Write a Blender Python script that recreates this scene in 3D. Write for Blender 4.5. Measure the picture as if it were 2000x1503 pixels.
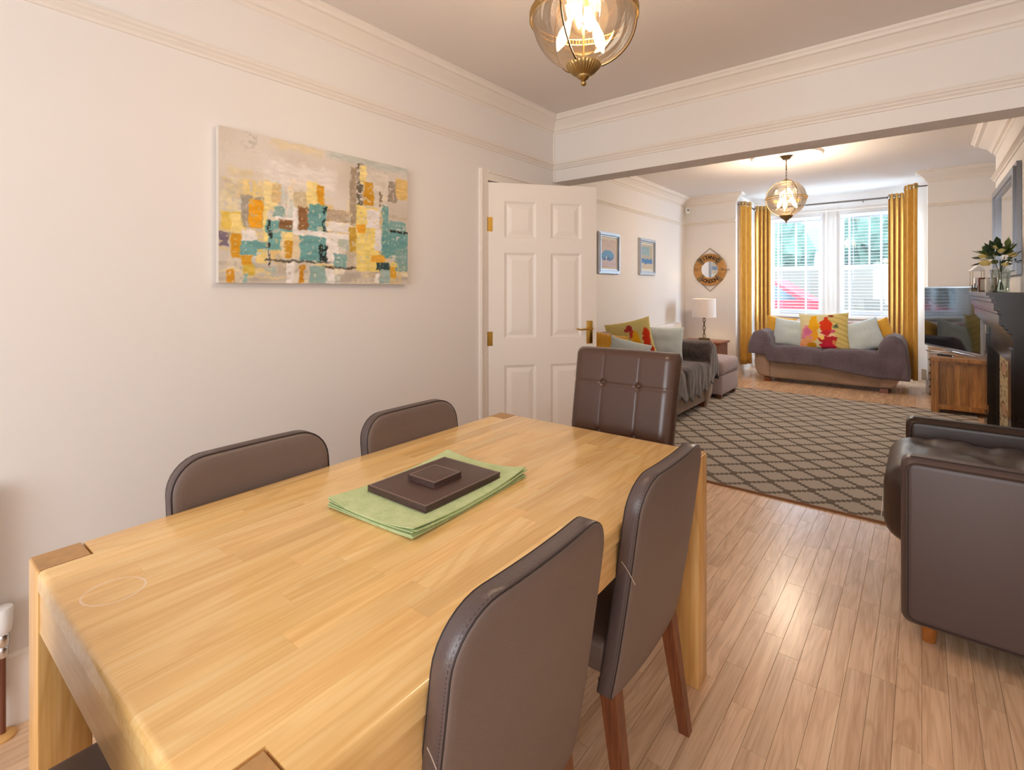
import bpy, bmesh, math, random
import numpy as np
from math import sin, cos, pi, radians, sqrt
from mathutils import Vector, Matrix, noise
random.seed(7)
for _o in list(bpy.data.objects): bpy.data.objects.remove(_o)
SC = bpy.context.scene; COL = SC.collection

# ---------------------------------------------------------------- camera, world, light, exposure
cam_d = bpy.data.cameras.new('camera'); cam = bpy.data.objects.new('camera', cam_d); COL.objects.link(cam)
cam.location = (0, 0, 1.31); cam.rotation_euler = (radians(90), 0, radians(39.17))
cam_d.sensor_width = 36.0; cam_d.lens = 983.0 / 2000 * 36; cam_d.shift_y = -186.5 / 2000; cam_d.clip_start = 0.02
SC.camera = cam
SC.view_settings.view_transform = 'Standard'; SC.view_settings.look = 'None'
SC.view_settings.gamma = 1.0; SC.view_settings.use_curve_mapping = False
SC.view_settings.exposure = 0.93
SC.cycles.max_bounces = 10; SC.cycles.diffuse_bounces = 6; SC.cycles.glossy_bounces = 4
SC.cycles.transparent_max_bounces = 24; SC.cycles.use_denoising = True
SC.cycles.sample_clamp_indirect = 6.0
W = bpy.data.worlds.new('overcast_sky'); SC.world = W; W.use_nodes = True
W.node_tree.nodes['Background'].inputs[0].default_value = (0.72, 0.86, 1.0, 1)
W.node_tree.nodes['Background'].inputs[1].default_value = 6.5

def area(name, loc, rot, sx, sy, power, col):
    l = bpy.data.lights.new(name, 'AREA'); l.shape = 'RECTANGLE'; l.size = sx; l.size_y = sy; l.energy = power; l.color = col
    o = bpy.data.objects.new(name, l); o.location = loc; o.rotation_euler = rot; COL.objects.link(o); return o
# daylight: fill lamp added before the closed rear wall, others through the bay's side windows
area('rear_window_fill', (-0.35, -2.36, 1.35), (radians(90), 0, 0), 1.9, 1.8, 36, (0.85, 0.93, 1.0))

area('bay_side_window_daylight', (-2.34, 8.93, 1.70), (0, radians(-90), 0), 1.5, .62, 30, (0.80, 0.89, 1.0))
area('bay_side_window_daylight', (.14, 8.93, 1.70), (0, radians(90), 0), 1.5, .62, 30, (0.80, 0.89, 1.0))

def lamp(name, loc, power, col, r=.03):
    l = bpy.data.lights.new(name, 'POINT'); l.energy = power; l.color = col; l.shadow_soft_size = r
    o = bpy.data.objects.new(name, l); o.location = loc; COL.objects.link(o); return o

# ---------------------------------------------------------------- materials
def lin(h):
    if isinstance(h, str):
        h = h.lstrip('#'); h = [int(h[i:i+2], 16) / 255 for i in (0, 2, 4)]
    return tuple((c / 12.92 if c <= .04045 else ((c + .055) / 1.055) ** 2.4) for c in h[:3])
def L4(h): return lin(h) + (1,)
MATS = {}
class NT:
    def __init__(s, name):
        s.m = bpy.data.materials.new(name); s.m.use_nodes = True; s.t = s.m.node_tree; s.t.nodes.clear()
        s.out = s.n('ShaderNodeOutputMaterial'); MATS[name] = s.m
    def n(s, typ, **kw):
        o = s.t.nodes.new(typ)
        for k, v in kw.items(): setattr(o, k, v)
        return o
    def l(s, a, b): s.t.links.new(a, b)
    def math(s, op, a, b=None, c=None):
        o = s.n('ShaderNodeMath', operation=op)
        for i, v in enumerate((a, b, c)):
            if v is None: continue
            if isinstance(v, (int, float)): o.inputs[i].default_value = v
            else: s.l(v, o.inputs[i])
        return o.outputs[0]
    def mix(s, f, a, b, mode='MIX'):
        o = s.n('ShaderNodeMix', data_type='RGBA', blend_type=mode)
        for i, v in ((0, f), (6, a), (7, b)):
            if isinstance(v, (int, float)): o.inputs[i].default_value = v
            elif isinstance(v, tuple): o.inputs[i].default_value = v if len(v) == 4 else v + (1,)
            else: s.l(v, o.inputs[i])
        return o.outputs[2]
    def noise(s, vec, scale, detail=3, rough=.5, dist=0):
        o = s.n('ShaderNodeTexNoise'); o.inputs['Scale'].default_value = scale; o.inputs['Detail'].default_value = detail
        o.inputs['Roughness'].default_value = rough; o.inputs['Distortion'].default_value = dist
        if vec is not None: s.l(vec, o.inputs['Vector'])
        return o.outputs[0]
    def coord(s, scale=(1, 1, 1), kind='Object'):
        tc = s.n('ShaderNodeTexCoord'); mp = s.n('ShaderNodeMapping'); mp.inputs['Scale'].default_value = scale
        s.l(tc.outputs[kind], mp.inputs['Vector']); return mp.outputs[0]
    def ramp(s, fac, stops):
        o = s.n('ShaderNodeValToRGB'); e = o.color_ramp.elements
        while len(e) < len(stops): e.new(.5)
        for i, (p, c) in enumerate(stops): e[i].position = p; e[i].color = c if len(c) == 4 else c + (1,)
        s.l(fac, o.inputs[0]); return o.outputs[0]
    def bsdf(s, col=None, rough=.5, metal=0, spec=.5, bump=None, bstr=.2, bdist=.01, **kw):
        b = s.n('ShaderNodeBsdfPrincipled')
        if isinstance(col, tuple): b.inputs['Base Color'].default_value = col if len(col) == 4 else col + (1,)
        elif col is not None: s.l(col, b.inputs['Base Color'])
        if isinstance(rough, (int, float)): b.inputs['Roughness'].default_value = rough
        else: s.l(rough, b.inputs['Roughness'])
        b.inputs['Metallic'].default_value = metal; b.inputs['Specular IOR Level'].default_value = spec
        for k, v in kw.items(): b.inputs[k.replace('_', ' ')].default_value = v
        if bump is not None:
            bp = s.n('ShaderNodeBump'); bp.inputs['Strength'].default_value = bstr; bp.inputs['Distance'].default_value = bdist
            s.l(bump, bp.inputs['Height']); s.l(bp.outputs[0], b.inputs['Normal'])
        s.l(b.outputs[0], s.out.inputs[0]); return b

def plain(name, h, rough=.5, metal=0, spec=.5, var=0.0, vscale=6, bump=0, bscale=200, **kw):
    t = NT(name); c = t.coord(); col = L4(h)
    if var > 0:
        n = t.noise(c, vscale, 4)
        a = tuple(min(1, x * (1 + var)) for x in col[:3]) + (1,); b = tuple(x * (1 - var) for x in col[:3]) + (1,)
        col = t.mix(n, b, a)
    bp = t.noise(c, bscale, 2) if bump else None
    t.bsdf(col, rough, metal, spec, bp, bump, .004, **kw); return t.m
def emit(name, h, strength):
    t = NT(name); e = t.n('ShaderNodeEmission'); e.inputs[0].default_value = L4(h); e.inputs[1].default_value = strength
    t.l(e.outputs[0], t.out.inputs[0]); return t.m
def printed(name, rough=.7, spec=.3, bump=0, bscale=300):
    t = NT(name); a = t.n('ShaderNodeAttribute'); a.attribute_name = 'Col'
    bp = t.noise(t.coord(), bscale, 3) if bump else None
    t.bsdf(a.outputs['Color'], rough, 0, spec, bp, bump, .003); return t.m
def thin_glass(name, tint='ffffff', refl=.10):
    t = NT(name); tr = t.n('ShaderNodeBsdfTransparent'); tr.inputs[0].default_value = L4(tint)
    g = t.n('ShaderNodeBsdfGlossy'); g.inputs['Roughness'].default_value = .02
    lw = t.n('ShaderNodeLayerWeight'); lw.inputs[0].default_value = .35
    f = t.math('MULTIPLY_ADD', lw.outputs['Fresnel'], .7, refl * .3)
    mx = t.n('ShaderNodeMixShader'); t.l(f, mx.inputs[0]); t.l(tr.outputs[0], mx.inputs[1]); t.l(g.outputs[0], mx.inputs[2])
    t.l(mx.outputs[0], t.out.inputs[0]); return t.m
def wood(name, light, mid, dark, axis=1, rough=.35, grain=1.0, spec=.5, tone=False, coat=0, extra=None, band=9):
    """long grain along one axis; the 'tone' attribute holds (brightness, offset, offset)"""
    t = NT(name); tc = t.n('ShaderNodeTexCoord'); v = tc.outputs['Object']
    if tone:
        at = t.n('ShaderNodeAttribute'); at.attribute_name = 'tone'
        sp = t.n('ShaderNodeSeparateXYZ'); t.l(at.outputs['Vector'], sp.inputs[0])
        cb = t.n('ShaderNodeCombineXYZ'); t.l(t.math('MULTIPLY', sp.outputs[1], 7.0), cb.inputs[0]); t.l(t.math('MULTIPLY', sp.outputs[2], 9.0), cb.inputs[1])
        va = t.n('ShaderNodeVectorMath', operation='ADD'); t.l(v, va.inputs[0]); t.l(cb.outputs[0], va.inputs[1]); v2 = va.outputs[0]
    else: v2 = v
    def mp(sc):
        m = t.n('ShaderNodeMapping'); m.inputs['Scale'].default_value = sc; t.l(v2, m.inputs[0]); return m.outputs[0]
    s1 = [22 * grain] * 3; s1[axis] = 1.3 * grain
    s2 = [160 * grain] * 3; s2[axis] = 5 * grain
    s3 = [band * grain] * 3; s3[axis] = .9 * grain
    a = t.noise(mp(s3), 1, 3, .5, 1.2); b = t.noise(mp(s1), 1, 4, .55, .4); c = t.noise(mp(s2), 1, 2)
    w = t.math('SINE', t.math('MULTIPLY', a, 46.0)); w = t.math('MULTIPLY_ADD', w, .5, .5); w = t.math('POWER', w, 3.0)
    f = t.math('ADD', t.math('MULTIPLY', b, .6), t.math('MULTIPLY', c, .4))
    col = t.ramp(f, [(.3, L4(dark)), (.5, L4(mid)), (.7, L4(light))])
    col = t.mix(t.math('MULTIPLY', w, .42), col, L4(dark))
    if tone: 
        hs = t.n('ShaderNodeHueSaturation'); t.l(col, hs.inputs['Color']); t.l(sp.outputs[0], hs.inputs['Value']); col = hs.outputs[0]
    if extra: col = extra(t, v, col)
    t.bsdf(col, rough, 0, spec, c, .08, .002, Coat_Weight=coat, Coat_Roughness=.12); return t.m

M_wall = plain('wall_paint', 'e9e5e2', .6, spec=.3, var=.015, vscale=1.5, bump=.04, bscale=90)
M_ceil = plain('ceiling_paint', 'e3ddd9', .7, spec=.2, bump=.03, bscale=120)
M_trim = plain('gloss_trim_paint', 'ece4dc', .38, var=.01)
M_plaster = plain('plaster_moulding_paint', 'e9e2da', .55)
M_door = plain('door_paint', 'ece5de', .42, bump=.03, bscale=140)
M_skirt_dark = plain('grey_skirting_paint', '9a9a9c', .5)
M_floor = wood('floor_oak_strips', 'f0d2b0', 'e5c09d', 'c49b79', 1, .26, 1.0, .5, True)
M_gap = plain('floor_gap', '94745c', .8)
def ringmark(t, v, col):
    sp = t.n('ShaderNodeSeparateXYZ'); t.l(v, sp.inputs[0])
    def circ(cx, cy, r):
        dx = t.math('SUBTRACT', sp.outputs[0], cx); dy = t.math('SUBTRACT', sp.outputs[1], cy)
        d = t.math('SQRT', t.math('ADD', t.math('MULTIPLY', dx, dx), t.math('MULTIPLY', dy, dy)))
        return t.math('SUBTRACT', d, r)
    a = circ(-.172, -.700, .0475); b = circ(-.165, -.703, .0475)
    m = t.math('ABSOLUTE', t.math('MAXIMUM', a, b)); n = t.noise(v, 60, 2)
    m = t.math('ADD', m, t.math('MULTIPLY', t.math('SUBTRACT', n, .5), .003))
    k = t.math('MULTIPLY', t.math('LESS_THAN', m, .0017), .5)
    up = t.math('GREATER_THAN', sp.outputs[2], .70)
    return t.mix(t.math('MULTIPLY', k, up), col, L4('f6ead8'))
M_oak = wood('table_oak', 'f9da9e', 'f3ca87', 'e1b06a', 1, .22, .8, .5, True, .25, ringmark, 5)
M_oakv = wood('table_leg_oak', 'f0c688', 'e3b06a', 'cc934c', 2, .3, .8, .5, False, .15, None, 5)
M_oakend = plain('oak_end_grain', 'b98f5c', .5, var=.25, vscale=60)
M_oakx = wood('apron_oak', 'f4d29a', 'eac184', 'd9aa66', 0, .3, .8, .5, False, .15, None, 5)
def leather(name, h, rough, var=.12, bump=.25, bs=90):
    t = NT(name); c = t.coord(); n = t.noise(c, 5, 4); base = lin(h)
    col = t.mix(n, tuple(x * (1 - var) for x in base) + (1,), tuple(x * (1 + var) for x in base) + (1,))
    vo = t.n('ShaderNodeTexVoronoi'); vo.inputs['Scale'].default_value = bs * 3; t.l(c, vo.inputs['Vector'])
    h_ = t.math('ADD', t.math('MULTIPLY', t.noise(c, bs, 4), .7), t.math('MULTIPLY', vo.outputs[0], .3))
    r = t.math('MULTIPLY_ADD', t.noise(c, 9, 3), .06, rough - .03)
    t.bsdf(col, r, 0, .55, h_, bump, .002); return t.m
M_lea = leather('dining_chair_leather', '72625b', .42)
M_leaband = leather('dining_chair_edge_leather', '5a4b49', .33, .2, .35)
M_lea2 = leather('tufted_chair_leather', '523a30', .25, .06, .08)
M_lea3 = leather('armchair_side_leather', '544340', .40, .06, .12)
M_lea4 = leather('armchair_cushion_leather', '3b2a21', .34, .10, .10)
M_thread = plain('dark_thread', '2d211e', .7)
M_thread2 = plain('pale_thread', 'cdb9a8', .7)
M_walnut = wood('walnut_leg', '9a5b34', '7d4426', '5a2e18', 2, .3, 1.2, .5, False, .2)
M_foot = wood('amber_foot_wood', 'c07a35', 'a8642a', '85491b', 2, .3, 1.2)
M_brass = plain('antique_brass', 'a58a5a', .32, 1.0, var=.3, vscale=40)
M_brassd = plain('dark_bronze', '5d4a30', .38, .9, var=.3, vscale=40)
M_gold = plain('polished_brass', 'c9a250', .2, 1.0)
M_chrome = plain('chrome', 'd8dade', .12, 1.0)
M_silver = plain('brushed_silver', 'b9bcc2', .3, .8)
M_globe = thin_glass('globe_glass', 'fff3e2', .3)
M_pane = thin_glass('window_glass', 'f2faff', .2)
M_bulb = emit('warm_filament_bulb', 'ffd08a', 20)
M_candleholder = plain('candle_tube_brass', 'e8c98a', .4, .4)
M_white = plain('white_plastic', 'eeeeee', .35)
M_grey = plain('grey_plastic', '7a7d80', .4)
M_copper = plain('painted_pipe_brown', '7a4a36', .35, .3)
M_collar = plain('pale_wood_collar', 'd9a866', .5)
M_slat = plain('white_blind_slat', 'f3f6fb', .4, spec=.4, Transmission_Weight=.0)
M_frame = plain('white_window_frame', 'e9e7e6', .4)
M_curt = NT('mustard_curtain_fabric')
_c = M_curt.coord((1, 1, .35)); _n = M_curt.noise(_c, 30, 4)
M_curt.bsdf(M_curt.mix(_n, L4('b5822e'), L4('dca953')), .85, 0, .15, M_curt.noise(M_curt.coord(), 500, 2), .2, .002, Sheen_Weight=.3); M_curt = M_curt.m
M_rod = plain('pewter_rod', '77706a', .35, .8)
def fabric(name, a, b, scale=120, rough=.9, bump=.3, low=4, sheen=.25):
    t = NT(name); c = t.coord(); n = t.math('ADD', t.math('MULTIPLY', t.noise(c, scale, 3), .5), t.math('MULTIPLY', t.noise(c, low, 3), .5))
    t.bsdf(t.mix(t.ramp(n, [(.35, (0, 0, 0)), (.65, (1, 1, 1))]), L4(a), L4(b)), rough, 0, .15, t.noise(c, scale * 2, 2), bump, .003, Sheen_Weight=sheen); return t.m
M_sofa = fabric('beige_corduroy', '917c6c', 'ad9785')
M_throw = fabric('grey_mauve_throw', '5a515b', '776d78', 80)
M_throw2 = fabric('dark_plush_throw', '3c3334', '5d5150', 60, .8, .5, 14, .4)
M_otto = fabric('lilac_beige_upholstery', 'a7969a', 'bdacad')
M_blue = fabric('pale_blue_cushion_cloth', 'b9c8cc', 'd2dcde', 90)
M_must = fabric('mustard_cushion_cloth', 'c8922a', 'e4b04a', 90)
M_sofaback = fabric('striped_brown_upholstery', '8a6a62', 'bda398', 22)
M_green = fabric('green_woven_mat', 'c4d99c', 'deecbc', 260, .85, .8, 30, .0)
M_matleather = leather('placemat_leather', '56403a', .42, .06, .12)
M_rug = NT('lattice_rug'); 
def _rug():
    t = M_rug; tc = t.n('ShaderNodeTexCoord'); sp = t.n('ShaderNodeSeparateXYZ'); t.l(tc.outputs['Object'], sp.inputs[0])
    qx = t.math('MULTIPLY', t.math('FLOOR', t.math('DIVIDE', sp.outputs[0], .024)), .024); qy = t.math('MULTIPLY', t.math('FLOOR', t.math('DIVIDE', sp.outputs[1], .021375)), .021375)
    x = t.math('DIVIDE', t.math('ADD', qx, .012), .240); y = t.math('DIVIDE', t.math('ADD', qy, .0106875), .2565)
    m = None
    for op in ('ADD', 'SUBTRACT'):
        u = t.math('FRACT', t.math('ADD', t.math(op, x, y), 50.0)); d = t.math('LESS_THAN', t.math('ABSOLUTE', t.math('SUBTRACT', u, .5)), .105)
        m = d if m is None else t.math('MAXIMUM', m, d)
    fy = t.math('SINE', t.math('MULTIPLY', sp.outputs[1], 900)); fx = t.math('SINE', t.math('MULTIPLY', sp.outputs[0], 900))
    w = t.math('MULTIPLY', fx, fy); n = t.noise(tc.outputs['Object'], 220, 3)
    a = t.mix(n, L4('aba195'), L4('d0c8bc')); b = t.mix(n, L4('6b6159'), L4('857a70'))
    col = t.mix(m, a, b)
    t.bsdf(col, .95, 0, .1, t.math('ADD', w, n), .5, .002)
_rug(); M_rug = M_rug.m
M_rugedge = plain('rug_binding', '8a5c3c', .9)
M_print = printed('printed_cloth', .85, .15, .2, 400)
M_canvas = printed('painted_canvas', .6, .3, .5, 90)
M_art = printed('framed_print', .35, .5)
M_tileprint = printed('glazed_tile_print', .2, .5)
M_canvas_side = plain('canvas_edge', 'd8d0c6', .8)
M_screen = plain('black_screen', '07080a', .06, spec=.8)
M_tvbezel = plain('silver_bezel', 'a9acb0', .3, .7)
M_black = plain('black_plastic', '15161a', .35)
M_sheesh = wood('sheesham_wood', 'd3a062', 'b57e44', '7d4c26', 2, .35, 1.0, .5, True, .15)
M_sidetab = wood('reddish_side_table_wood', 'a5613a', '87482a', '5e2e1a', 0, .35, 1.2)
M_fire = plain('dark_polished_fire_surround', '2a1f18', .2, .0, .5, var=.3, vscale=8)
M_mirror = plain('mirror_silver', 'eef0f2', .03, 1.0)
M_mframe = plain('blue_grey_mirror_frame', '8d9097', .25, .6)
M_lshade = NT('lamp_shade_linen'); M_lshade.bsdf(L4('e6dcd6'), .8, 0, .2, M_lshade.noise(M_lshade.coord(), 400, 2), .1, .001); M_lshade = M_lshade.m
M_ringwood = wood('life_ring_wood', 'c99a58', 'b48244', '8f622c', 0, .4, 1.5)
M_ringdark = plain('life_ring_stain', '7d6440', .5, var=.2)
M_rope = plain('rope_brown', '8d7258', .9)
M_letter = plain('burnt_lettering', '2e1808', .6)
M_frgold = plain('champagne_frame', 'b8a98c', .3, .6); M_mount = plain('cream_mount', 'd9d2c4', .7)
M_candle = plain('white_candle_wax', 'f3efe8', .4)
M_leaf = plain('dark_green_leaf', '31472a', .5, var=.35, vscale=30); M_leaf2 = plain('olive_leaf', '6f7f3a', .5, var=.2, vscale=30)
M_petal = plain('cream_rose_petal', 'ead98f', .6, var=.12, vscale=30)
M_water = thin_glass('vase_glass', 'e6f2ee', .5)
M_car = plain('red_car_paint', 'c22833', .3, spec=.4); M_carw = plain('silver_car_paint', 'aeb3b8', .3, .2); M_tyre = plain('tyre_rubber', '1c1c1e', .8)
M_cglass = plain('car_glass', '39434c', .08, spec=.7)
M_hedge = plain('hedge_green', '5c7160', .9, var=.45, vscale=3); M_trunk = plain('tree_bark', '6b5a48', .9, var=.3)
M_gravel = plain('pale_paving', '626366', .9, var=.1); M_fence = plain('cream_boundary_wall', '756a5e', .85, var=.1, vscale=2)
M_house = plain('pale_house_render', 'a9afb5', .85); M_roof = plain('slate_roof', '9aa0a6', .8)
M_hwin = plain('house_window_matte', '8d979e', .6)
M_hearth = plain('black_hearth_stone', '17181c', .25)
M_label = plain('white_label', 'efe9da', .6)

# ---------------------------------------------------------------- mesh helpers
class MB:
    def __init__(s): s.v = []; s.f = []
    def add(s, vs, fs, M=None):
        k = len(s.v)
        s.v += [tuple(M @ Vector(p)) for p in vs] if M is not None else [tuple(p) for p in vs]
        s.f += [tuple(i + k for i in f) for f in fs]; return s
    def box(s, c, d, M=None):
        x, y, z = c; a, b, e = d[0] / 2, d[1] / 2, d[2] / 2
        vs = [(x + i * a, y + j * b, z + k * e) for i in (-1, 1) for j in (-1, 1) for k in (-1, 1)]
        return s.add(vs, [(0, 1, 3, 2), (4, 6, 7, 5), (0, 4, 5, 1), (2, 3, 7, 6), (0, 2, 6, 4), (1, 5, 7, 3)], M)
    def bb(s, x0, x1, y0, y1, z0, z1): return s.box(((x0 + x1) / 2, (y0 + y1) / 2, (z0 + z1) / 2), (x1 - x0, y1 - y0, z1 - z0))
    def rbox(s, c, d, r, seg=3, sub=0, fn=None, M=None):
        bm = bmesh.new(); bmesh.ops.create_cube(bm, size=1)
        for v in bm.verts: v.co = Vector((v.co.x * d[0], v.co.y * d[1], v.co.z * d[2]))
        bmesh.ops.bevel(bm, geom=bm.edges[:] , offset=r, segments=seg, profile=.5, affect='EDGES')
        if sub: bmesh.ops.subdivide_edges(bm, edges=[e for e in bm.edges if e.calc_length() > min(d) * .45], cuts=sub, use_grid_fill=True)
        for v in bm.verts:
            if fn: v.co = Vector(fn(v.co))
            v.co += Vector(c)
        bm.verts.index_update(); s.add([v.co[:] for v in bm.verts], [[v.index for v in f.verts] for f in bm.faces], M); bm.free(); return s
    def tube(s, pts, r, n=8, caps=True, M=None, closed=False):
        pts = [Vector(p) for p in pts]; N = len(pts); vs = []; fs = []; up = None
        for i, p in enumerate(pts):
            if closed: t = (pts[(i + 1) % N] - pts[i - 1])
            else: t = pts[min(i + 1, N - 1)] - pts[max(i - 1, 0)]
            t.normalize()
            if up is None: up = t.orthogonal().normalized()
            up = (up - t * up.dot(t)); up = up.normalized() if up.length > 1e-6 else t.orthogonal().normalized(); w = t.cross(up)
            rr = r[i] if isinstance(r, (list, tuple)) else r
            for k in range(n):
                a = 2 * pi * k / n; vs.append(p + (up * cos(a) + w * sin(a)) * rr)
        m = N if closed else N - 1
        for i in range(m):
            j = (i + 1) % N
            for k in range(n): fs.append((i * n + k, i * n + (k + 1) % n, j * n + (k + 1) % n, j * n + k))
        if caps and not closed: fs += [tuple(range(n))[::-1], tuple((N - 1) * n + k for k in range(n))]
        return s.add(vs, fs, M)
    def lathe(s, prof, n=24, c=(0, 0, 0), M=None, flute=0, fl=0):
        vs = []; fs = []
        for i, (r, z) in enumerate(prof):
            for k in range(n):
                a = 2 * pi * k / n; q = r * (1 + (flute * (1 if k % 2 else -1) if fl and i in fl else 0)); vs.append((c[0] + q * cos(a), c[1] + q * sin(a), c[2] + z))
        for i in range(len(prof) - 1):
            for k in range(n): fs.append((i * n + k, i * n + (k + 1) % n, (i + 1) * n + (k + 1) % n, (i + 1) * n + k))
        if prof[0][0] > 1e-5: fs.append(tuple(range(n))[::-1])
        if prof[-1][0] > 1e-5: fs.append(tuple((len(prof) - 1) * n + k for k in range(n)))
        return s.add(vs, fs, M)
    def prism(s, poly, a, b, axis=1, M=None):
        """extrude the 2D polygon along an axis from a to b"""
        def P(u, v, w): return {0: (w, u, v), 1: (u, w, v), 2: (u, v, w)}[axis]
        n = len(poly); vs = [P(u, v, a) for u, v in poly] + [P(u, v, b) for u, v in poly]
        fs = [tuple(range(n))[::-1], tuple(range(n, 2 * n))] + [(i, (i + 1) % n, n + (i + 1) % n, n + i) for i in range(n)]
        return s.add(vs, fs, M)
    def grid(s, nx, ny, fn, M=None):
        vs = [fn(i / (nx - 1), j / (ny - 1)) for j in range(ny) for i in range(nx)]
        fs = [(j * nx + i, j * nx + i + 1, (j + 1) * nx + i + 1, (j + 1) * nx + i) for j in range(ny - 1) for i in range(nx - 1)]
        return s.add(vs, fs, M)
    def build(s, name, m, parent=None, smooth=38, fix=True, loc=None):
        me = bpy.data.meshes.new(name); me.from_pydata([tuple(v) for v in s.v], [], s.f)
        if fix:
            bm = bmesh.new(); bm.from_mesh(me); bmesh.ops.remove_doubles(bm, verts=bm.verts, dist=1e-6); bmesh.ops.recalc_face_normals(bm, faces=bm.faces); bm.to_mesh(me); bm.free()
        if smooth:
            me.shade_smooth(); me.set_sharp_from_angle(angle=radians(smooth))
        me.materials.append(m); o = bpy.data.objects.new(name, me); COL.objects.link(o)
        if parent: o.parent = parent
        if loc: o.location = loc
        return o
def tag(o, label=None, cat=None, group=None, kind=None):
    if label: o['label'] = label
    if cat: o['category'] = cat
    if group: o['group'] = group
    if kind: o['kind'] = kind
    return o
def thing(name, label, cat, loc=(0, 0, 0), rz=0, group=None):
    o = bpy.data.objects.new(name, None); o.location = loc; o.rotation_euler = (0, 0, rz); COL.objects.link(o); o.empty_display_size = .1
    return tag(o, label, cat, group)
def st(name, mb, m, parent=None, **k):
    o = mb.build(name, m, parent, **k)
    if not parent: o['kind'] = 'structure'
    return o
def copy_tree(o, parent=None):
    c = o.copy(); COL.objects.link(c); c.parent = parent
    for ch in list(o.children): copy_tree(ch, c)
    return c
def tone(o, t, a=None, b=None):
    at = o.data.attributes.new('tone', 'FLOAT_VECTOR', 'POINT'); n = len(o.data.vertices)
    at.data.foreach_set('vector', [t, random.random() if a is None else a, random.random() if b is None else b] * n)
def setcol(o, cols):
    at = o.data.attributes.new('Col', 'FLOAT_COLOR', 'POINT'); c = np.ones((len(cols), 4)); c[:, :3] = cols
    at.data.foreach_set('color', c.ravel())
def linarr(a): a = np.asarray(a, float); return np.where(a <= .04045, a / 12.92, ((a + .055) / 1.055) ** 2.4)
def sweep(path, prof, closed=False):
    """path: 2D points; prof: (offset to the left of travel, z). Mitred."""
    mb = MB(); P = [Vector(p) for p in path]; N = len(P); vs = []; fs = []; n = len(prof)
    for i in range(N):
        d0 = (P[i] - P[i - 1]).normalized() if i > 0 else (P[1] - P[0]).normalized()
        d1 = (P[i + 1] - P[i]).normalized() if i < N - 1 else d0
        n0 = Vector((-d0.y, d0.x)); n1 = Vector((-d1.y, d1.x)); m = (n0 + n1).normalized(); k = 1 / max(.3, m.dot(n0))
        for o_, z in prof: q = P[i] + m * k * o_; vs.append((q.x, q.y, z))
    for i in range(N - 1):
        for k in range(n): fs.append((i * n + k, i * n + (k + 1) % n, (i + 1) * n + (k + 1) % n, (i + 1) * n + k))
    fs += [tuple(range(n)), tuple((N - 1) * n + k for k in range(n))[::-1]]
    return mb.add(vs, fs)

# ---------------------------------------------------------------- room shell
XL, XR, YB0, YB1, YBK = -2.127, 1.0, 3.1, 3.275, -2.4       # dining room
XF, YF, ZC1, ZC2 = -3.05, 8.3, 2.575, 2.81                   # front room
BX0, BX1, BY = -2.255, .056, 9.42                            # bay
BRX, BRY = .56, 6.82                                         # chimney breast face and far corner
st('wall_left', MB().bb(XL - .12, XL, YBK, 2.36, 0, 2.9).bb(XL - .12, XL, 2.36, 3.09, 1.995, 2.9).bb(XL - .12, XL, 3.09, YB1, 0, 2.9), M_wall, smooth=0)
st('wall_right', MB().bb(XR, XR + .12, YBK, YF + .1, 0, 2.95), M_wall, smooth=0)
st('wall_hall', MB().bb(XF - .12, XF, 1.3, YF + .1, 0, 2.95).bb(XF, XL - .12, 1.2, 1.3, 0, 2.95), M_wall, smooth=0)
st('wall_between', MB().bb(XF, XL - .12, YB0, YB1, 0, 2.95), M_wall, smooth=0)
st('wall_beam', MB().bb(XL, XR, YB0, YB1, 2.104, 2.95), M_wall, smooth=0)
# closed rear wall behind the camera; its window is a bare frame without opening
rw = MB().bb(XL - .12, XR + .12, YBK - .1, YBK, 0, 2.9)
st('wall_rear', rw, M_wall, smooth=0)
wr = st('window_3', MB().bb(-1.35, -1.29, YBK - .08, YBK - .03, .35, 2.3).bb(.59, .65, YBK - .08, YBK - .03, .35, 2.3).bb(-1.29, .59, YBK - .08, YBK - .03, .35, .41).bb(-1.29, .59, YBK - .08, YBK - .03, 2.24, 2.3), M_frame, smooth=0)
# front room walls
fw_ = MB().bb(XF, BX0, YF, YF + .12, 0, 2.95).bb(BX1, XR, YF, YF + .12, 0, 2.95)
st('wall_front', fw_, M_wall, smooth=0)
bw = MB().bb(BX0 - .12, BX0, YF + .12, BY + .1, 0, .85).bb(BX0 - .12, BX0, YF + .12, BY + .1, 2.5, 2.95).bb(BX0 - .12, BX0, YF + .12, YF + .30, .85, 2.5).bb(BX0 - .12, BX0, BY - .14, BY + .1, .85, 2.5)
bw.bb(BX1, BX1 + .12, YF + .12, BY + .1, 0, .85).bb(BX1, BX1 + .12, YF + .12, BY + .1, 2.5, 2.95).bb(BX1, BX1 + .12, YF + .12, YF + .30, .85, 2.5).bb(BX1, BX1 + .12, BY - .14, BY + .1, .85, 2.5)
bw.bb(BX0, BX1, BY, BY + .1, 0, .88).bb(BX0, BX1, BY, BY + .1, 2.50, 2.95).bb(BX0, -2.0, BY, BY + .1, .88, 2.5).bb(-.25, BX1, BY, BY + .1, .88, 2.5).bb(-1.245, -1.003, BY, BY + .1, .88, 2.5)
st('wall_bay', bw, M_wall, smooth=0)
st('wall_chimney', MB().bb(BRX, XR, 4.75, BRY, 0, 2.95), M_wall, smooth=0)
st('ceiling', MB().bb(XF, XR, YBK, YB1 - .05, ZC1, ZC1 + .1).bb(XF - .1, XR + .1, YB1 - .1, BY + .1, ZC2, ZC2 + .1), M_ceil, smooth=0)
# exterior floor slab and the strip boards on it
fl = st('floor', MB().bb(XF - .1, XR + .1, YBK - .1, BY + .1, -.12, -.004), M_gap, smooth=0)

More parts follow.
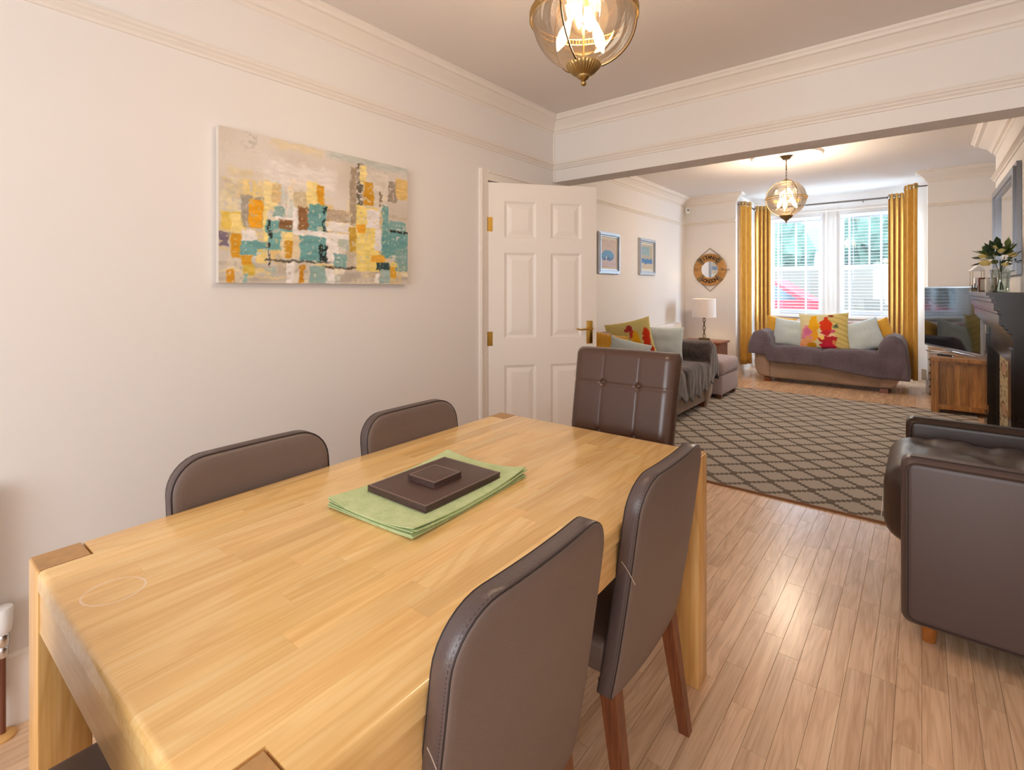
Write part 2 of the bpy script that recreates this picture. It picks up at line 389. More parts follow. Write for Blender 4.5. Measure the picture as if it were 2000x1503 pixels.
def strip(mb, x0, x1, y0, y1):
    g = .0006; mb.bb(x0 + g, x1 - g, y0 + g, y1 - g, -.004, 0)
SW = .0672; rnd = random.Random(3)
restv = MB(); resttone = []
def bevel_strip(w, l):
    m = MB(); a, b = w / 2 - .0004, l / 2 - .0004; e = .0004
    m.add([(-a, -b, -.004), (a, -b, -.004), (a, b, -.004), (-a, b, -.004), (-a, -b, -e), (a, -b, -e), (a, b, -e), (-a, b, -e), (-a + e, -b + e, 0), (a - e, -b + e, 0), (a - e, b - e, 0), (-a + e, b - e, 0)],
          [(0, 1, 5, 4), (1, 2, 6, 5), (2, 3, 7, 6), (3, 0, 4, 7), (4, 5, 9, 8), (5, 6, 10, 9), (6, 7, 11, 10), (7, 4, 8, 11), (8, 9, 10, 11)]); return m
nst = 0
i0 = int(math.floor((XF + .0) / SW)); i1 = int(math.ceil(XR / SW))
for i in range(i0, i1):
    x0, x1 = i * SW, (i + 1) * SW; y = YBK + rnd.uniform(-.5, 0)
    xa, xb = max(x0, XF), min(x1, XR)
    if xb - xa < .01: continue
    while y < BY:
        ln = rnd.choice((.36, .42, .48, .56)); y1 = min(y + ln, BY); y0 = max(y, YBK)
        tn = rnd.choice((.92, .97, 1.0, 1.03, 1.06)) * rnd.uniform(.98, 1.02)
        if y1 - y0 > .03:
            near = -.62 < (x0 + x1) / 2 < .72 and 1.0 < y1 and y0 < 3.55
            if near and nst < 290:
                o = bevel_strip(xb - xa, y1 - y0).build('plank', M_floor, fl, smooth=0, fix=False, loc=((xa + xb) / 2, (y0 + y1) / 2, 0)); tone(o, tn); nst += 1
            else:
                k = len(restv.v); restv.bb(xa + .0006, xb - .0006, y0 + .0006, y1 - .0006, -.004, 0); resttone += [tn, rnd.random(), rnd.random()] * (len(restv.v) - k)
        y = y1
ro = restv.build('distant_planks', M_floor, fl, smooth=0, fix=False); ro['kind'] = 'stuff'
at = ro.data.attributes.new('tone', 'FLOAT_VECTOR', 'POINT'); at.data.foreach_set('vector', resttone)

# mouldings
def cornice_prof(zc, d, h):
    return [(0, zc), (d, zc), (d, zc - .010 * h / .09), (d * .90, zc - .018 * h / .09), (d * .86, zc - .030 * h / .09), (d * .70, zc - .034 * h / .09), (d * .62, zc - .042 * h / .09),
            (d * .34, zc - .062 * h / .09), (d * .22, zc - .078 * h / .09), (d * .20, zc - .088 * h / .09), (d * .08, zc - .092 * h / .09), (d * .06, zc - .104 * h / .09), (0, zc - .108 * h / .09)]
def rail_prof(z, d=.022): return [(0, z + .028), (d * .45, z + .028), (d * .55, z + .018), (d, z + .014), (d, z + .006), (d * .6, z), (d * .75, z - .010), (d * .4, z - .018), (d * .3, z - .028), (0, z - .030)]
# travel so that the room lies to the LEFT of travel
st('trim_1', sweep([(XR, YBK), (XR, YB0), (XL, YB0), (XL, YBK), ], cornice_prof(ZC1, .085, .10)), M_plaster, smooth=25)
st('trim_2', sweep([(XR, YB0), (XL, YB0), (XL, YBK)], rail_prof(2.222)), M_plaster, smooth=25)
st('trim_3', sweep([(BX0 - .0, YF + .10), (BX0, YF), (XF, YF), (XF, YB1)], cornice_prof(ZC2, .12, .12)), M_plaster, smooth=25)
st('trim_4', sweep([(BX0, YF), (XF, YF), (XF, YB1)], rail_prof(2.385, .03)), M_plaster, smooth=25)
st('trim_5', sweep([(XR, YF), (BX1, YF), (BX1, YF + .10)], cornice_prof(ZC2, .12, .12)), M_plaster, smooth=25)
st('trim_6', sweep([(XR, YF), (BX1, YF)], rail_prof(2.385, .03)), M_plaster, smooth=25)
st('trim_7', sweep([(BRX, 4.75), (BRX, BRY), (XR, BRY)], cornice_prof(ZC2, .17, .16)), M_plaster, smooth=25)
st('trim_8', sweep([(BRX, 4.75), (BRX, BRY), (XR, BRY)], rail_prof(2.39, .035)), M_plaster, smooth=25)
def skirt(h, d=.018): return [(0, 0), (d, 0), (d, h - .045), (d * .85, h - .035), (d * .5, h - .022), (d * .45, h - .01), (0, h)]
st('baseboard_left', sweep([(XL, 2.29), (XL, YBK)], skirt(.215)), M_trim, smooth=30)
st('baseboard_front', sweep([(BX0, YF + .1), (BX0, YF), (XF, YF), (XF, YB1)], skirt(.2)), M_trim, smooth=30)
st('baseboard_bay', sweep([(XR, YF), (BX1, YF), (BX1, BY), (BX0, BY), (BX0, YF + .12)], skirt(.16)), M_trim, smooth=30)
# open corner bead at the nib
st('trim_9', MB().tube([(XL + .006, YB0 - .004, 2.104), (XL + .006, YB0 - .004, 2.47)], .008, 8), M_plaster)

# ---------------------------------------------------------------- door in the dining room
cas = MB()
for y0, y1, z0, z1 in ((2.285, 2.352, 0, 2.062), (3.04, 3.097, 0, 2.062), (2.352, 3.04, 1.997, 2.062)): cas.bb(XL, XL + .016, y0, y1, z0, z1).bb(XL + .016, XL + .022, y0 + .006, y0 + .018, z0, z1) if z0 == 0 else cas.bb(XL, XL + .016, y0, y1, z0, z1).bb(XL + .016, XL + .022, y0, y1, z1 - .018, z1 - .006)
cas.bb(XL - .12, XL, 2.345, 2.36, 0, 1.995).bb(XL - .12, XL, 3.09, 3.10, 0, 1.995)
st('trim_10', cas, M_trim, smooth=0)
ddir = Vector((.447, .571)).normalized(); dang = math.atan2(ddir.y, ddir.x)
door = bpy.data.objects.new('door_1', None); COL.objects.link(door); door['kind'] = 'structure'; door['label'] = 'white six-panel interior door standing open'
door.location = (XL + .012, 2.356, 0); door.rotation_euler = (0, 0, dang)
DW, DH, DT = .727, 1.984, .036
# frame of stiles and rails around the six raised panels; local x along the leaf, visible side is -y
stiles = [(0, .105), (.315, .412), (.622, DW)]; rails = [(.006, .22), (.83, 1.0), (1.545, 1.635), (1.87, DH)]
lf = MB()
for a, b in stiles: lf.bb(a, b, 0, DT, .006, DH)
for a, b in rails:
    for c, d in ((.105, .315), (.412, .622)): lf.bb(c, d, 0, DT, a, b)
lf.build('door_frame', M_door, door, smooth=0)
for c, d in ((.105, .315), (.412, .622)):
    for a, b in ((.22, .83), (1.0, 1.545), (1.635, 1.87)):
        p = MB()
        for s, y0 in ((1, 0), (-1, DT)):
            ins = [(0, .0), (.006, .003), (.014, .009), (.020, .010), (.045, .003), (.050, .002)]
            vs = []; fs = []
            for e, dep in ins:
                y = y0 + s * dep; vs += [(c + e, y, a + e), (d - e, y, a + e), (d - e, y, b - e), (c + e, y, b - e)]
            for k in range(len(ins) - 1):
                for q in range(4): fs.append((k * 4 + q, k * 4 + (q + 1) % 4, (k + 1) * 4 + (q + 1) % 4, (k + 1) * 4 + q))
            fs.append(tuple(len(vs) - 4 + q for q in range(4))); p.add(vs, fs)
        p.build('panel', M_door, door, smooth=0, fix=False)
h = MB().rbox((.677, -.004, 1.03), (.042, .006, .15), .0025, 2).lathe([(.011, 0), (.012, .012), (.008, .03), (.008, .045)], 14, M=Matrix.Translation((.677, -.006, 1.055)) @ Matrix.Rotation(radians(90), 4, 'X'))
h.tube([(.677, -.05, 1.055), (.64, -.053, 1.054), (.60, -.052, 1.050), (.572, -.048, 1.056)], [.008, .0065, .0055, .005], 8)
h.build('handle', M_gold, door)
for z in (.25, 1.0, 1.72): MB().tube([(-.006, -.004, z - .045), (-.006, -.004, z + .045)], .006, 8).bb(-.004, .03, -.0015, 0.0005, z - .045, z + .045).build('hinge', M_gold, door)

# ---------------------------------------------------------------- big canvas painting
STROKES = """102 877 156 992 a5a196|14 794 41 941 c9bcae|41 684 142 759 e0cd98|233 930 454 1011 e3cfa0|186 668 528 866 ece4e0|528 928 1004 1031 bcc4bf|4 540 102 674 cbbfa5|14 349 102 452 e8c65c|46 336 97 440 f3dd92|-2 241 39 321 7d6f80|97 383 182 566 a39a8c|126 385 182 547 f0a519|186 512 249 686 f0dc9c|228 565 265 684 ddbf8a|186 267 207 509 f5e08f|233 463 281 527 8fb0aa|207 345 326 426 6fa9a8|207 231 270 342 6fa9a8|207 134 219 417 1f2624|194 236 218 267 1f2624|249 439 342 466 f4efee|322 386 342 599 f4efee|331 540 406 648 cdbb98|349 376 400 542 8a5f3a|259 381 320 445 8a5f3a|391 550 442 735 f2dd92|444 542 481 712 d9981c|400 385 485 571 6ba3a4|473 373 492 561 16302f|270 188 359 352 e6d3b0|286 188 320 301 c98f1e|276 301 320 357 f6df8e|363 172 485 340 69a2a3|454 175 495 286 1c2725|349 347 627 386 f3eeec|495 401 621 462 f0ebe8|495 152 554 352 f2edea|93 191 192 275 6fa6a5|156 141 202 226 e7cf84|93 282 151 350 efe8e4|48 170 88 313 d7991f|93 113 136 182 d99a20|97 52 142 113 d8b84a|218 149 497 167 5a5348|497 113 791 133 5b4d40|503 471 614 558 b9a690|627 484 661 881 a8967f|666 581 704 928 6f6355|682 805 725 935 f4de93|732 620 859 894 dcd2c6|710 646 765 813 cf941d|806 643 828 758 84705a|867 697 922 853 9a8b7b|922 732 1000 889 e3c078|669 137 791 589 f2db82|732 466 806 597 ece7ea|621 259 661 430 c39a35|669 409 718 473 eaa42b|828 296 867 630 6fa3a2|875 450 979 529 7fa9a6|882 255 1000 432 6ba1a1|820 229 882 411 6ba1a1|776 282 820 442 ece8ea|882 432 996 457 2b3634|914 119 1000 286 86a9a5|761 178 836 234 e5a838|791 123 867 180 2e4d4e|875 146 922 185 efd97e|875 59 914 146 d9a12a|292 7 326 139 efeae7|349 7 377 126 c8881c|406 8 485 123 93b3b0|495 10 535 108 efebe8|535 129 600 226 7ea8a6|776 13 806 83 f0ebe6|32 2 64 80 dd9a2a|97 3 117 59 8fb6b3|814 15 875 115 9fb9b5"""
def hexf(s): return np.array([int(s[i:i+2], 16) / 255 for i in (0, 2, 4)])
rs = np.random.RandomState(5)
def vnoise(nx, ny, cx, cy):
    g = rs.rand(cy + 2, cx + 2); x = np.linspace(0, cx, nx); y = np.linspace(0, cy, ny)
    xi = np.minimum(x.astype(int), cx); yi = np.minimum(y.astype(int), cy); fx = x - xi; fy = y - yi; fx = fx * fx * (3 - 2 * fx); fy = fy * fy * (3 - 2 * fy)
    a = g[np.ix_(yi, xi)]; b = g[np.ix_(yi, xi + 1)]; c = g[np.ix_(yi + 1, xi)]; d = g[np.ix_(yi + 1, xi + 1)]
    return (a * (1 - fx) + b * fx) * (1 - fy)[:, None] + (c * (1 - fx) + d * fx) * fy[:, None]
def painting(nx, ny):
    u, v = np.meshgrid(np.linspace(0, 1, nx), np.linspace(0, 1, ny))
    img = np.zeros((ny, nx, 3)); img[:] = hexf('d8cec4')
    big = vnoise(nx, ny, 6, 5); img += (big[..., None] - .5) * np.array([.07, .08, .10])
    low = v < .15; img[low] = hexf('c6bcb0'); img[low] += (vnoise(nx, ny, 8, 40)[low][:, None] - .5) * .16
    nu = vnoise(nx, ny, 40, 26) * .6 + vnoise(nx, ny, 110, 70) * .4 - .5; nv = vnoise(nx, ny, 40, 26) * .6 + vnoise(nx, ny, 110, 70) * .4 - .5
    hole = vnoise(nx, ny, 90, 60)
    pal = ['e6d9b4', 'efe9e4', 'd9c38e', 'b9ad9d', 'c9d3cf', 'e9cf86', 'a9bfbb', 'dccfb9', 'f1ead9', 'c2b39c', 'e3c27a', 'cfc4b8']
    rq = random.Random(21)
    for q in range(150):
        cx, cy = rq.uniform(0, 1), rq.uniform(.02, .66); w_, h_ = rq.uniform(.015, .06), rq.uniform(.03, .13); c = hexf(rq.choice(pal))
        if rq.random() < .3: w_, h_ = h_ * .8, w_ * .5
        uu = u + nu * .03; vv = v + nv * .03; d = np.minimum(w_ - abs(uu - cx), h_ - abs(vv - cy)); al = np.clip(d / .012, 0, 1) * .7 * (hole > .25)
        img = img * (1 - al[..., None]) + (c + (hole[..., None] - .5) * .08) * al[..., None]
    for s in STROKES.split('|'):
        a = s.split(); x0, y0, x1, y1 = [float(q) / 1000 for q in a[:4]]; gw, gh = (x1 - x0) * .10, (y1 - y0) * .08; x0 -= gw; x1 += gw; y0 -= gh; y1 += gh; c = hexf(a[4])
        soft = a[4] in ('ece4e0', 'bcc4bf', 'e3cfa0', 'e0cd98', 'a5a196', 'cbbfa5', 'c9bcae')
        am = .06 if soft else .022
        uu = u + nu * am; vv = v + nv * am
        d = np.minimum(np.minimum(uu - x0, x1 - uu), np.minimum(vv - y0, y1 - vv))
        al = np.clip(d / (.05 if soft else .006), 0, 1) * (.75 if soft else .95)
        al = al * np.where(hole > (.80 if not soft else .9), .35, 1)
        if a[4] in ('6f6355', '84705a', 'a5a196'): al *= (hole > .45)
        if a[4] in ('1f2624', '16302f', '1c2725', '2b3634'): al *= (hole > .3)
        cc = c + (vnoise(nx, ny, 30, 60)[..., None] - .5) * .10
        img = img * (1 - al[..., None]) + cc * al[..., None]
    return np.clip(img, 0, 1)
NX, NY = 280, 190
cv = thing('canvas_painting', 'large unframed abstract canvas in teal, cream, white and ochre on dining room wall', 'painting', (XL, 0, 0))
img = painting(NX, NY)
g = MB().grid(NX, NY, lambda a, b: (.0325, .787 + a * .916, 1.336 + b * .606)).build('painted_face', M_canvas, cv, smooth=0, fix=False)
setcol(g, linarr(img.reshape(-1, 3)))
MB().bb(.003, .032, .787, 1.703, 1.336, 1.942).build('canvas_edge', M_canvas_side, cv, smooth=0)

# ---------------------------------------------------------------- dining table
TH = .0269; TW, TL, TZ, TB = .8976, 1.5462, .76, .085
tab = thing('dining_table', 'oak dining table with stave top and square corner legs, near the camera', 'table', (-.9947, .9592, 0), TH)
def table_top_bm():
    bm = bmesh.new(); a, b, k = TW / 2, TL / 2, TB + .0015
    pts = [(-a + k, -b), (a - k, -b), (a - k, -b + k), (a, -b + k), (a, b - k), (a - k, b - k), (a - k, b), (-a + k, b), (-a + k, b - k), (-a, b - k), (-a, -b + k), (-a + k, -b + k)]
    vs = [bm.verts.new((x, y, TZ - .038)) for x, y in pts]; f = bm.faces.new(vs)
    r = bmesh.ops.extrude_face_region(bm, geom=[f]); top = [v for v in r['geom'] if isinstance(v, bmesh.types.BMVert)]
    for v in top: v.co.z = TZ
    bmesh.ops.recalc_face_normals(bm, faces=bm.faces)
    E = []
    for e in bm.edges:
        p, q = e.verts[0].co, e.verts[1].co
        if p.z > TZ - .001 and q.z > TZ - .001:
            m = (p + q) / 2
            if abs(abs(m.x) - a) < .001 or abs(abs(m.y) - b) < .001: E.append(e)
    bmesh.ops.bevel(bm, geom=E, offset=.011, segments=4, profile=.5, affect='EDGES'); return bm
src = table_top_bm(); topo = thing('tabletop', None, None); topo.parent = tab
rr = random.Random(11); NR = 17; rw_ = TW / NR
for i in range(NR):
    x0 = -TW / 2 + i * rw_; x1 = x0 + rw_; y = -TL / 2 - rr.uniform(0, .35)
    while y < TL / 2:
        y1 = y + rr.choice((.26, .34, .42, .52, .60)); 
        if TL / 2 - y1 < .1: y1 = TL / 2 + .1
        ya, yb = max(y, -TL / 2 - .01), min(y1, TL / 2 + .01)
        if yb - ya > .04:
            bm = src.copy()
            for co, no in (((x0 + .0001, 0, 0), (-1, 0, 0)), ((x1 - .0001, 0, 0), (1, 0, 0)), ((0, ya + .0001, 0), (0, -1, 0)), ((0, yb - .0001, 0), (0, 1, 0))):
                r = bmesh.ops.bisect_plane(bm, geom=bm.verts[:] + bm.edges[:] + bm.faces[:], plane_co=co, plane_no=no, clear_outer=True)
                ed = [e for e in r['geom_cut'] if isinstance(e, bmesh.types.BMEdge)]
                if ed: bmesh.ops.contextual_create(bm, geom=ed)
            if len(bm.faces):
                me = bpy.data.meshes.new('stave'); bm.to_mesh(me); me.materials.append(M_oak); me.shade_smooth(); me.set_sharp_from_angle(angle=radians(35))
                o = bpy.data.objects.new('stave', me); COL.objects.link(o); o.parent = topo; tone(o, rr.choice((.89, .94, .98, 1.0, 1.02, 1.03)) * rr.uniform(.99, 1.01))
            bm.free()
        y = y1
for sx in (-1, 1):
    for sy in (-1, 1):
        lx, ly = sx * (TW / 2 - TB / 2), sy * (TL / 2 - TB / 2)
        o = MB().rbox((lx, ly, (TZ - .003) / 2), (TB, TB, TZ - .003), .003, 2).build('leg', M_oakv, tab)
        dz = -.0028 if (sx, sy) == (1, -1) else -.001
        MB().box((lx, ly, TZ - .002), (TB - .006, TB - .006, .003)).build('end_grain_cap', M_oakend, o, smooth=0)
M_oakl = wood('apron_oak_long', 'f4d29a', 'eac184', 'd9aa66', 1, .3, .8, .5, False, .15, None, 5)
for s in (-1, 1):
    MB().box((0, s * (TL / 2 - .014), TZ - .0385 - .042), (TW - 2 * TB - .001, .022, .083)).build('apron', M_oakx, tab, smooth=0)
    MB().box((s * (TW / 2 - .018), 0, TZ - .0385 - .042), (.022, TL - 2 * TB - .001, .083)).build('apron', M_oakl, tab, smooth=0)

# ---------------------------------------------------------------- low-back dining chairs
def panel_shell(outline, rings, off):
    """outline: 2D points (y,z); rings: (inset, x); caps closed with concentric rings; off(y,z)->x shift"""
    n = len(outline); P = [Vector(p) for p in outline]; cy = sum(p.x for p in P) / n; cz = sum(p.y for p in P) / n
    def inset(d):
        out = []
        for i in range(n):
            t = (P[(i + 1) % n] - P[i - 1]).normalized(); nn = Vector((-t.y, t.x)); out.append(P[i] + nn * d)
        return out
    loops = []
    full = [(rings[0][0], rings[0][1], s) for s in (.0, .3, .55, .78, .93)] + [(d, x, 1) for d, x in rings] + [(rings[-1][0], rings[-1][1], s) for s in (.93, .78, .55, .3, .0)]
    vs = []; fs = []
    for d, x, s in full:
        q = inset(d)
        for p in q: y = cy + (p.x - cy) * s; z = cz + (p.y - cz) * s; vs.append((x + off(y, z), y, z))
    for k in range(len(full) - 1):
        for i in range(n): fs.append((k * n + i, k * n + (i + 1) % n, (k + 1) * n + (i + 1) % n, (k + 1) * n + i))
    return MB().add(vs, fs), inset
def rounded(w, z0, z1, R, rb, n=9):
    pts = []
    for (cy, cz, a0, r) in ((w / 2 - R, z1 - R, 0, R), (-w / 2 + R, z1 - R, 90, R), (-w / 2 + rb, z0 + rb, 180, rb), (w / 2 - rb, z0 + rb, 270, rb)):
        for k in range(n): a = radians(a0 + 90 * k / (n - 1)); pts.append((cy + r * cos(a), cz + r * sin(a)))
    out = []
    for i, p in enumerate(pts):   # add points on the long edges
        q = pts[(i + 1) % len(pts)]; out.append(p); L = math.dist(p, q)
        if L > .06:
            m = int(L / .03)
            for k in range(1, m): out.append((p[0] + (q[0] - p[0]) * k / m, p[1] + (q[1] - p[1]) * k / m))
    return out
CBZ0, CBZ1 = .335, .872
def back_off(y, z): return -.075 + .085 * max(0, (z - CBZ0) / (CBZ1 - CBZ0)) ** .8 - .010 * (y / .2) ** 2
def make_chair(label):
    """local: back's outer face looks to +x, sitter faces -x, width along y"""
    t = thing('dining_chair', label, 'chair')
    ol = rounded(.435, CBZ0, CBZ1, .085, .02); TK = .046
    rings = [(.006, 0), (.0015, -.002), (0, -.006), (0, -TK + .010), (.004, -TK + .004), (.012, -TK)]
    rings = [(d, x) for d, x in rings]
    mb, ins = panel_shell(ol, rings, back_off); b = mb.build('backrest', M_lea, t, smooth=50)
    band, _ = panel_shell(ol, [(.0012, -.0045), (-.0014, -.007), (-.0014, -TK + .009), (.0012, -TK + .006)], back_off)
    # keep only the side band, not the caps
    n = len(ol); band.f = [f for f in band.f if min(f) >= 5 * n and max(f) < 9 * n]; band.build('edge_band', M_leaband, b, smooth=50)
    for dx, d in ((-.004, .0005), (-TK + .006, .0005)):
        q = ins(d); sm = MB().tube([(dx + back_off(p.x, p.y), p.x, p.y) for p in q], .0016, 5, closed=True); sm.build('seam', M_thread, b)
    # running stitches beside the outer seam
    q = ins(-.0012); stt = MB(); m = len(q)
    for i in range(m):
        p0, p1 = q[i], q[(i + 1) % m]; L = (p1 - p0).length; k = max(1, int(L / .006))
        for j in range(k):
            a = p0.lerp(p1, (j + .2) / k); c = p0.lerp(p1, (j + .75) / k)
            for dx in (-.009,): stt.tube([(dx + back_off(a.x, a.y), a.x, a.y), (dx + back_off(c.x, c.y), c.x, c.y)], .0007, 3, caps=False)
    for yy in (-1,):
        zj = .66; MB().tube([(back_off(0, zj) - .006 - .034 * k / 5, yy * (.2192), zj - .022 * (1 - (k / 5)) ** 1.5 + .02 * k / 5) for k in range(6)], .0009, 4).build('band_joint', M_thread2, b)
    so = stt.build('stitching', M_thread, b, smooth=0, fix=False); so['kind'] = 'stuff'
    MB().rbox((-.30, 0, .425), (.40, .43, .085), .022, 4).build('seat', M_lea, t)
    for s in (-1, 1):
        for fx, zt, dx in ((-.105, .37, .055), (-.47, .39, -.015)):
            x0, x1 = fx, fx + dx; w0, w1 = .021, .0145; y = s * .185; yo = s * .012
            v = []
            for (x, yy, z, w) in ((x0, y, zt, w0), (x1, y + yo, 0, w1)):
                v += [(x - w, yy - w, z), (x + w, yy - w, z), (x + w, yy + w, z), (x - w, yy + w, z)]
            MB().add(v, [(0, 3, 2, 1), (4, 5, 6, 7), (0, 1, 5, 4), (1, 2, 6, 5), (2, 3, 7, 6), (3, 0, 4, 7)]).build('leg', M_walnut, t, smooth=0)
    return t
c0 = make_chair('brown leather dining chair nearest the camera, pulled to the right side of the table')
c0['group'] = 'low-backed brown dining chairs round the table'
c0.location = (-.476, .684, 0); c0.rotation_euler = (0, 0, TH)
for (x, y, r, lb) in ((-.488, 1.285, TH, 'brown leather chair right of the table by its far leg, paper tag below'),
                      (-1.505, .650, pi + TH, 'brown leather dining chair along the left wall, nearer the camera, rounded back above table'),
                      (-1.508, 1.222, pi + TH, 'brown leather dining chair farther from the camera along the left wall, below the white door'),
                      (-.985, -.02, -pi / 2 + TH, 'brown leather dining chair at the near table end, seat edge showing lower left')):
    c = copy_tree(c0); c.location = (x, y, 0); c.rotation_euler = (0, 0, r); c['label'] = lb
    if 'paper tag' in lb:
        tg = MB().grid(2, 6, lambda a, b: (-.16 + .018 * a, .10 - .008 * sin(b * 3), .37 - .15 * b + .02 * (a if b > .9 else 0)))
        tg.build('paper_tag', M_label, c, smooth=0, fix=False)

# tufted high-back chair at the far end of the table
def make_tufted():
    t = thing('high_back_chair', 'tall brown leather dining chair with buttoned back at the far end of the table', 'chair', (-1.005, 1.86, 0), radians(2))
    Wd, z0, z1, TK = .475, .40, 1.045, .085
    sx = (-.083, .083); sz = (.90, .695)
    def lean(z): return .14 * ((z - .4) / .65)
    def groove(x, z):
        d = 0
        for a in sx: d += .0018 * math.exp(-((x - a) / .004) ** 2) + .0009 * math.exp(-((x - a) / .02) ** 2)
        for b in sz: d += .003 * math.exp(-((z - b) / .004) ** 2) + .0009 * math.exp(-((z - b) / .02) ** 2)
        for a in sx:
            for b in sz: d += .011 * math.exp(-(((x - a) ** 2 + (z - b) ** 2) / .012 ** 2))
        return d
    nx, nz = 96, 120
    def front(a, b):
        x = (a - .5) * Wd; z = z0 + (z1 - z0) * b; w = Wd / 2
        e = max(0, (abs(x) - (w - .05)) / .05); f = max(0, (z - (z1 - .028)) / .028)
        y = .042 * (1 - sqrt(max(0, 1 - e * e))) + .024 * (1 - sqrt(max(0, 1 - f * f)))
        x *= 1 - .03 * f * f - .0 * b; z -= .003 * (abs(x) / w) ** 4
        return (x * (.94 + .06 * b), y + groove(x, z) + lean(z) - .0, z)
    F = MB().grid(nx, nz, front); k = len(F.v)
    # back side and rim
    rim = [j * nx for j in range(nz)] + [(nz - 1) * nx + i for i in range(1, nx)] + [j * nx + nx - 1 for j in range(nz - 2, -1, -1)] + [i for i in range(nx - 2, 0, -1)]
    base = [Vector(F.v[i]) for i in rim]; m = len(rim)
    ringl = []
    for dy, sc in ((.0, 1), (TK - .02, 1.0), (TK - .006, .99), (TK, .97), (TK, .5), (TK, .0)):
        st_ = len(F.v)
        for p in base: F.v.append((p.x * sc, (lean(p.z) + dy if dy else p.y), .72 + (p.z - .72) * sc) if dy else tuple(p))
        ringl.append(st_)
    for a, b in zip(ringl[:-1], ringl[1:]):
        for i in range(m): F.f.append((a + i, a + (i + 1) % m, b + (i + 1) % m, b + i))
    bk = F.build('backrest', M_lea2, t, smooth=60)
    for a in sx:
        for b in sz: MB().lathe([(0, .007), (.006, .006), (.010, .002), (.010, -.004)], 12, M=Matrix.Translation((a * (.94 + .06 * (b - .4) / .65), lean(b) + .014, b)) @ Matrix.Rotation(radians(90), 4, 'X')).build('button', M_lea2, bk)
    MB().rbox((0, -.20, .425), (.46, .44, .10), .03, 4).build('seat', M_lea2, t)
    for s in (-1, 1):
        for y, dy in ((.02, .05), (-.37, -.01)):
            MB().tube([(s * .19, y, .40), (s * .195, y + dy, 0)], [.024, .017], 4).build('leg', M_walnut, t, smooth=0)
make_tufted()

# ---------------------------------------------------------------- mats and coasters on the table
def matsheet(w, l, th, curl, seed):
    rg = random.Random(seed); q = [rg.uniform(.3, 1) for _ in range(4)]
    def P(a, b, top):
        x = (a - .5) * w; y = (b - .5) * l
        c = [((1 - a) * (1 - b)), (a * (1 - b)), ((1 - a) * b), (a * b)]
        z = curl * sum(q[i] * max(0, c[i] - .55) ** 2 * 5 for i in range(4)); return (x, y, z + (th if top else 0))
    m = MB(); n = 14; m.grid(n, n, lambda a, b: P(a, b, True)); m.grid(n, n, lambda a, b: P(a, b, False))
    k = n * n; rim = [i for i in range(n)] + [j * n + n - 1 for j in range(1, n)] + [(n - 1) * n + i for i in range(n - 2, -1, -1)] + [j * n for j in range(n - 2, 0, -1)]
    for i in range(len(rim)): a, b = rim[i], rim[(i + 1) % len(rim)]; m.f.append((a, b, b + k, a + k))
    return m
z = TZ + .0006; pos = ['lowest', 'second from the bottom', 'third from the bottom', 'third from the top', 'second from the top', 'topmost']
for i in range(6):
    o = matsheet(.300, .452, .0022, .016 if i > 2 else .004, i).build('placemat', M_green, None, smooth=50)
    o.location = (-1.030 + random.uniform(-.004, .004), .932 + random.uniform(-.005, .005), z); o.rotation_euler = (0, 0, radians(5.0 + random.uniform(-.8, .8))); z += .0026
    tag(o, 'green woven placemat, %s of the green stack on the dining table' % pos[i], 'placemat', 'green woven placemats stacked on the table')
def slab(name, w, l, th, label, cat, group, zz, rz, cx, cy):
    t = thing(name, label, cat, (cx, cy, zz), rz, group)
    MB().rbox((0, 0, th / 2), (w, l, th), min(.0012, th * .3), 2).build('leather_board', M_matleather, t)
    sm = MB(); e = .0045; n1 = int(w / .006); n2 = int(l / .006)
    for s in (-1, 1):
        for k in range(n1): x = -w / 2 + e + (w - 2 * e) * (k + .2) / n1; sm.box((x + .0018, s * (l / 2 - e), th + .0002), (.0034, .0010, .0005))
        for k in range(n2): y = -l / 2 + e + (l - 2 * e) * (k + .2) / n2; sm.box((s * (w / 2 - e), y + .0018, th + .0002), (.0010, .0034, .0005))
    sm.build('stitching', M_thread2, t, smooth=0, fix=False)['kind'] = 'stuff'
    return t
z += .0005; ords = ['lowest', 'second from the bottom', 'second from the top', 'topmost']
for i in range(4):
    slab('leather_placemat', .221, .286, .0038, 'rectangular dark brown leather placemat, %s of the pile on the green mats' % ords[i], 'placemat', 'brown leather placemats on the green mats', z, radians(2.0 + random.uniform(-.6, .6)), -1.030, .936); z += .0044
z += .0003
for i in range(4):
    slab('coaster', .103, .103, .0034, 'small square brown leather coaster, %s of the pile of coasters' % ords[i], 'coaster', 'square leather coasters', z, radians(2.5 + random.uniform(-1.5, 1.5)), -1.030 + random.uniform(-.001, .001), .931); z += .0039

